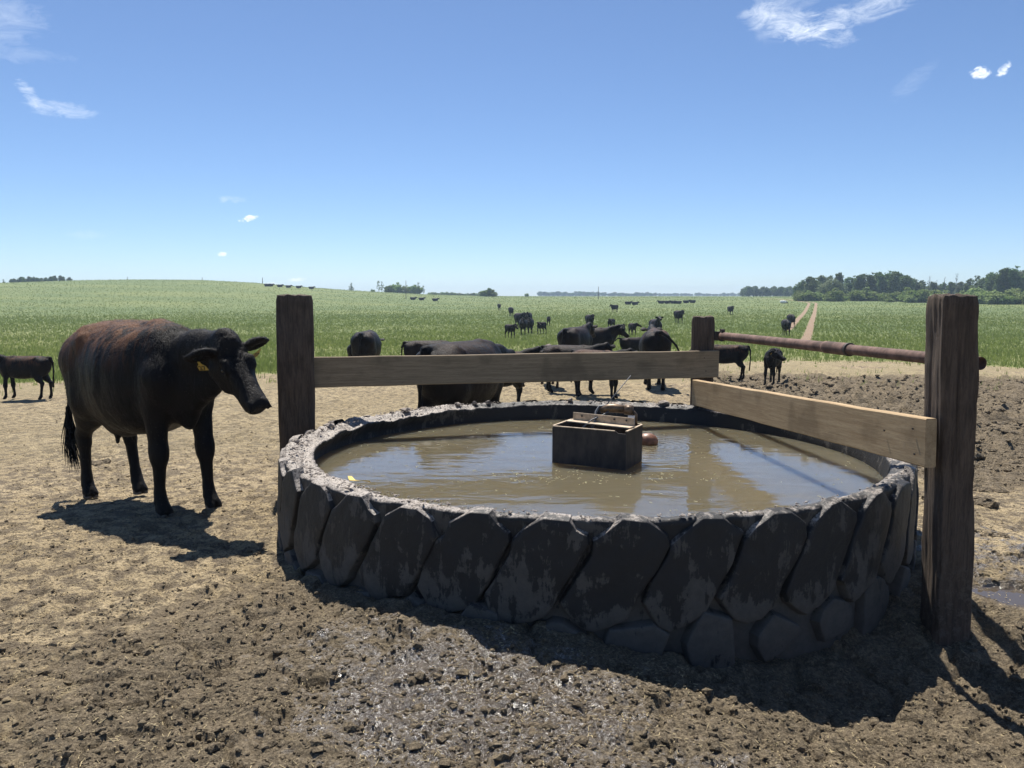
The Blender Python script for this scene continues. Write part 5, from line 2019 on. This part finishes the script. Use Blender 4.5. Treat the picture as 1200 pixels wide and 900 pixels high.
for i, (k, px, d, s) in enumerate(WOOD):
    x, y = polar(px, d)
    nb = ('at the left end of the wood, above the wheel track' if px < 965 else 'in the left part of the wood near the grey willow' if px < 1000 else 'in the tall dark middle of the wood' if px < 1062
          else 'in the low gap of the wood above the thick post' if px < 1128 else 'in the tall right end of the wood')
    if k == 'willow':
        nb = 'in front of the left part of the wood'
    add_tree(k, x, y, s * 0.86, KD[k] + ' ' + nb, 'tree', GR)
GS = 'shrubs along the foot of the wood'
for i in range(64):
    px = 936 + i * 4.75 + tr.uniform(-2, 2)
    d = 250 - (12 if px > 1030 else 0) - tr.uniform(0, 14) - (max(0, px - 1050)) * 0.12
    s = tr.uniform(0.5, 1.5) if px < 1075 else tr.uniform(0.45, 1.5)
    x, y = polar(px, d)
    lab = ('green shrub at the foot of the wood near the wheel track' if px < 985 else 'green shrub at the foot of the tall dark poplars' if px < 1060 else
           'pale shrub in the thicket above the thick nearest post' if px < 1140 else 'pale shrub below the tall trees at the right edge')
    add_tree('shrub', x, y, s, lab, 'shrub', GS, sx=1.25)
GF = 'trees of the small distant wood'
for i in range(17):
    px = 869 + i * 3.9 + tr.uniform(-1, 1)
    x, y = polar(px, 470 + tr.uniform(-10, 10))
    add_tree('broad', x, y, 0.56 + 0.14 * math.sin(i * 1.9) ** 2 + (0.1 if i in (2, 3) else 0), 'hazy tree of the small far wood left of the big one', 'tree', GF)
GL = 'far trees on the left skyline'
for i in range(14):
    px = 17 + i * 5.2 + tr.uniform(-1.5, 1.5)
    x, y = polar(px, 395 + tr.uniform(-10, 10))
    add_tree('broad', x, y, 0.32 + 0.10 * math.sin(i * 2.7) ** 2, 'dark far tree in the low row on the left skyline', 'tree', GL)
for i, px in enumerate((1, -4, 9)):
    x, y = polar(px, 390)
    add_tree('conifer', x, y, 0.6, 'small tree at the very left end of the skyline', 'tree', GL)
x, y = polar(413, 345)
add_tree('conifer', x, y, 0.82, 'small lone dark conifer on the hill slope behind the left post', 'tree')
for (k, px, s, sx, lab, cat) in [('sparse', 445, 0.70, 1.0, 'thin nearly bare tree left of the rounded bushes on the skyline', 'tree'), ('sparse', 449, 0.66, 1.2, 'thin nearly bare tree touching the left rounded bush on the skyline', 'tree'),
                            ('shrub', 457, 1.45, 1.3, 'leftmost of the pale rounded bushes beside the pole', 'bush'), ('shrub', 465, 1.75, 1.3, 'largest of the pale rounded bushes beside the pole', 'bush'), ('shrub', 473, 1.5, 1.2, 'pale rounded bush touching the left side of the pole', 'bush'),
                            ('shrub', 482, 1.6, 1.2, 'pale rounded bush just right of the pole', 'bush'), ('shrub', 489, 1.6, 1.2, 'rightmost pale rounded bush below the thin trees', 'bush'),
                            ('sparse', 491, 0.75, 0.9, 'tall thin nearly bare tree right of the rounded bushes', 'tree'), ('sparse', 497, 0.55, 1.0, 'short thin tree ending the bush row on its right', 'tree'),
                            ('shrub', 438, 0.5, 1.6, 'low scrub left of the thin trees', 'bush')]:
    x, y = polar(px, 345 if px < 480 else 352)
    add_tree(k, x, y, s, lab, cat)
for i in range(16):
    px = 505 + i * 3.8
    x, y = polar(px, 480)
    add_tree('shrub', x, y, 0.55 + 0.35 * tr.random(), 'low bush of the faint hedge on the skyline left of the lone bush', 'bush', 'low hedge on the skyline', sx=1.5)
for (px, s) in ((568, 1.15), (574, 1.75), (578, 1.1)):
    x, y = polar(px, 300)
    add_tree('shrub' if px != 574 else 'broad', x, y, s if px != 574 else 0.40, {568: 'left low bush of the lone clump on the skyline', 574: 'tall middle bush of the lone clump on the skyline', 578: 'right low bush of the lone clump on the skyline'}[px], 'bush')
x, y = polar(617, 420)
add_tree('shrub', x, y, 0.8, 'tiny solitary bush on the skyline above the cattle', 'bush')
for i in range(44):
    px = 634 + i * 3.1 + tr.uniform(-1, 1)
    x, y = polar(px, 1050 + tr.uniform(-30, 30))
    add_tree('broad', x, y, 0.48 + 0.3 * tr.random() - (0.12 if px > 700 else 0), 'faint bluish tree of the distant tree line in the centre', 'tree', 'distant tree line', sx=1.9)
for i in range(24):
    px = 772 + i * 4.2 + tr.uniform(-1, 1)
    x, y = polar(px, 1250)
    add_tree('broad', x, y, 0.40 + 0.25 * tr.random(), 'faint bluish tree of the distant tree line right of centre', 'tree', 'distant tree line', sx=2.2)
#</TREES>

#<EXTRA>
def pole(px, d, ytop, lab, r=0.14, arm=True, name='utility_pole', cat='pole', grp=None):
    x, y = polar(px, d)
    z0 = gz(x, y)
    zt = 1.6 + (347 - ytop) * y * 1.0 / 930
    root = empty(name, (x, y, z0))
    tag(root, lab, cat, grp)
    h = zt - z0
    mb = MB()
    mb.tube([(0, 0, -0.5), (0, 0, h / 2), (0.01 * h, 0, h)], [r, r * .85, r * .7], 8)
    mb.build('shaft', M['bark'], root, True)
    if arm:
        mb = MB()
        mb.box((0, 0, h - 0.5), (1.6, 0.12, 0.12))
        mb.build('crossarm', M['bark'], root)
        mb = MB()
        for s in (-.7, .7, 0):
            mb.tube([(s, 0, h - .42), (s, 0, h - .2)], 0.05, 6)
        mb.build('insulator', M['white'], root)
    return root


pole(476.5, 230, 329, 'tall thin pole standing in front of the rounded bushes', 0.10, False)
pole(700.5, 260, 336, 'tall thin utility pole alone in the green field near the centre', 0.12, False)
GP = 'poles beyond the hill crest'
pole(153, 420, 324.5, 'leftmost thin pole showing over the hill crest', 0.16, False, grp=GP)
pole(240, 420, 325, 'middle thin pole showing over the hill crest', 0.16, False, grp=GP)
pole(310, 330, 325.5, 'thin pole on the hill crest beside the dark cows', 0.16, False, grp=GP)


def pale_bale():
    x, y = polar(915.5, 215)
    root = empty('wrapped_bale', (x, y, gz(x, y)), R(8))
    tag(root, 'white wrapped bale lying alone in the field left of the wheel track', 'bale')
    mb = MB()
    pts = [(-0.62 + 1.5 * i / 14, 0, 0.36 + 0.02 * math.sin(i)) for i in range(15)]
    rad = [0.28 + 0.09 * math.sin(math.pi * min(1, max(0, (i + 1) / 16))) + 0.012 * (i % 3) for i in range(15)]
    mb.tube(pts, rad, 16)
    mb.build('wrap', M['white'], root, True)
    mb = MB()
    mb.tube([(0.88, 0, 0.36), (0.98, 0, 0.33), (1.3, 0.02, 0.22), (1.5, 0, 0.1)], [0.28, 0.26, 0.16, 0.05], 12)
    mb.build('loose_end', M['hose'], root, True)


pale_bale()
#</EXTRA>

# ------------------------------------------------------------------ haze
hz = MB()
hz.box((0, 650, 9), (3720, 2500, 27))
HZ = hz.build('haze', None)
hm = bpy.data.materials.new('air')
hm.use_nodes = True
hm.node_tree.nodes.clear()
ho = hm.node_tree.nodes.new('ShaderNodeOutputMaterial')
hv = hm.node_tree.nodes.new('ShaderNodeVolumePrincipled')
hv.inputs['Color'].default_value = (0.62, 0.80, 1.0, 1)
hv.inputs['Density'].default_value = 0.00045
hv.inputs['Anisotropy'].default_value = 0.2
hm.node_tree.links.new(hv.outputs[0], ho.inputs['Volume'])
HZ.data.materials.append(hm)
tag(HZ, 'thin summer haze over the far fields', 'haze', kind='stuff')
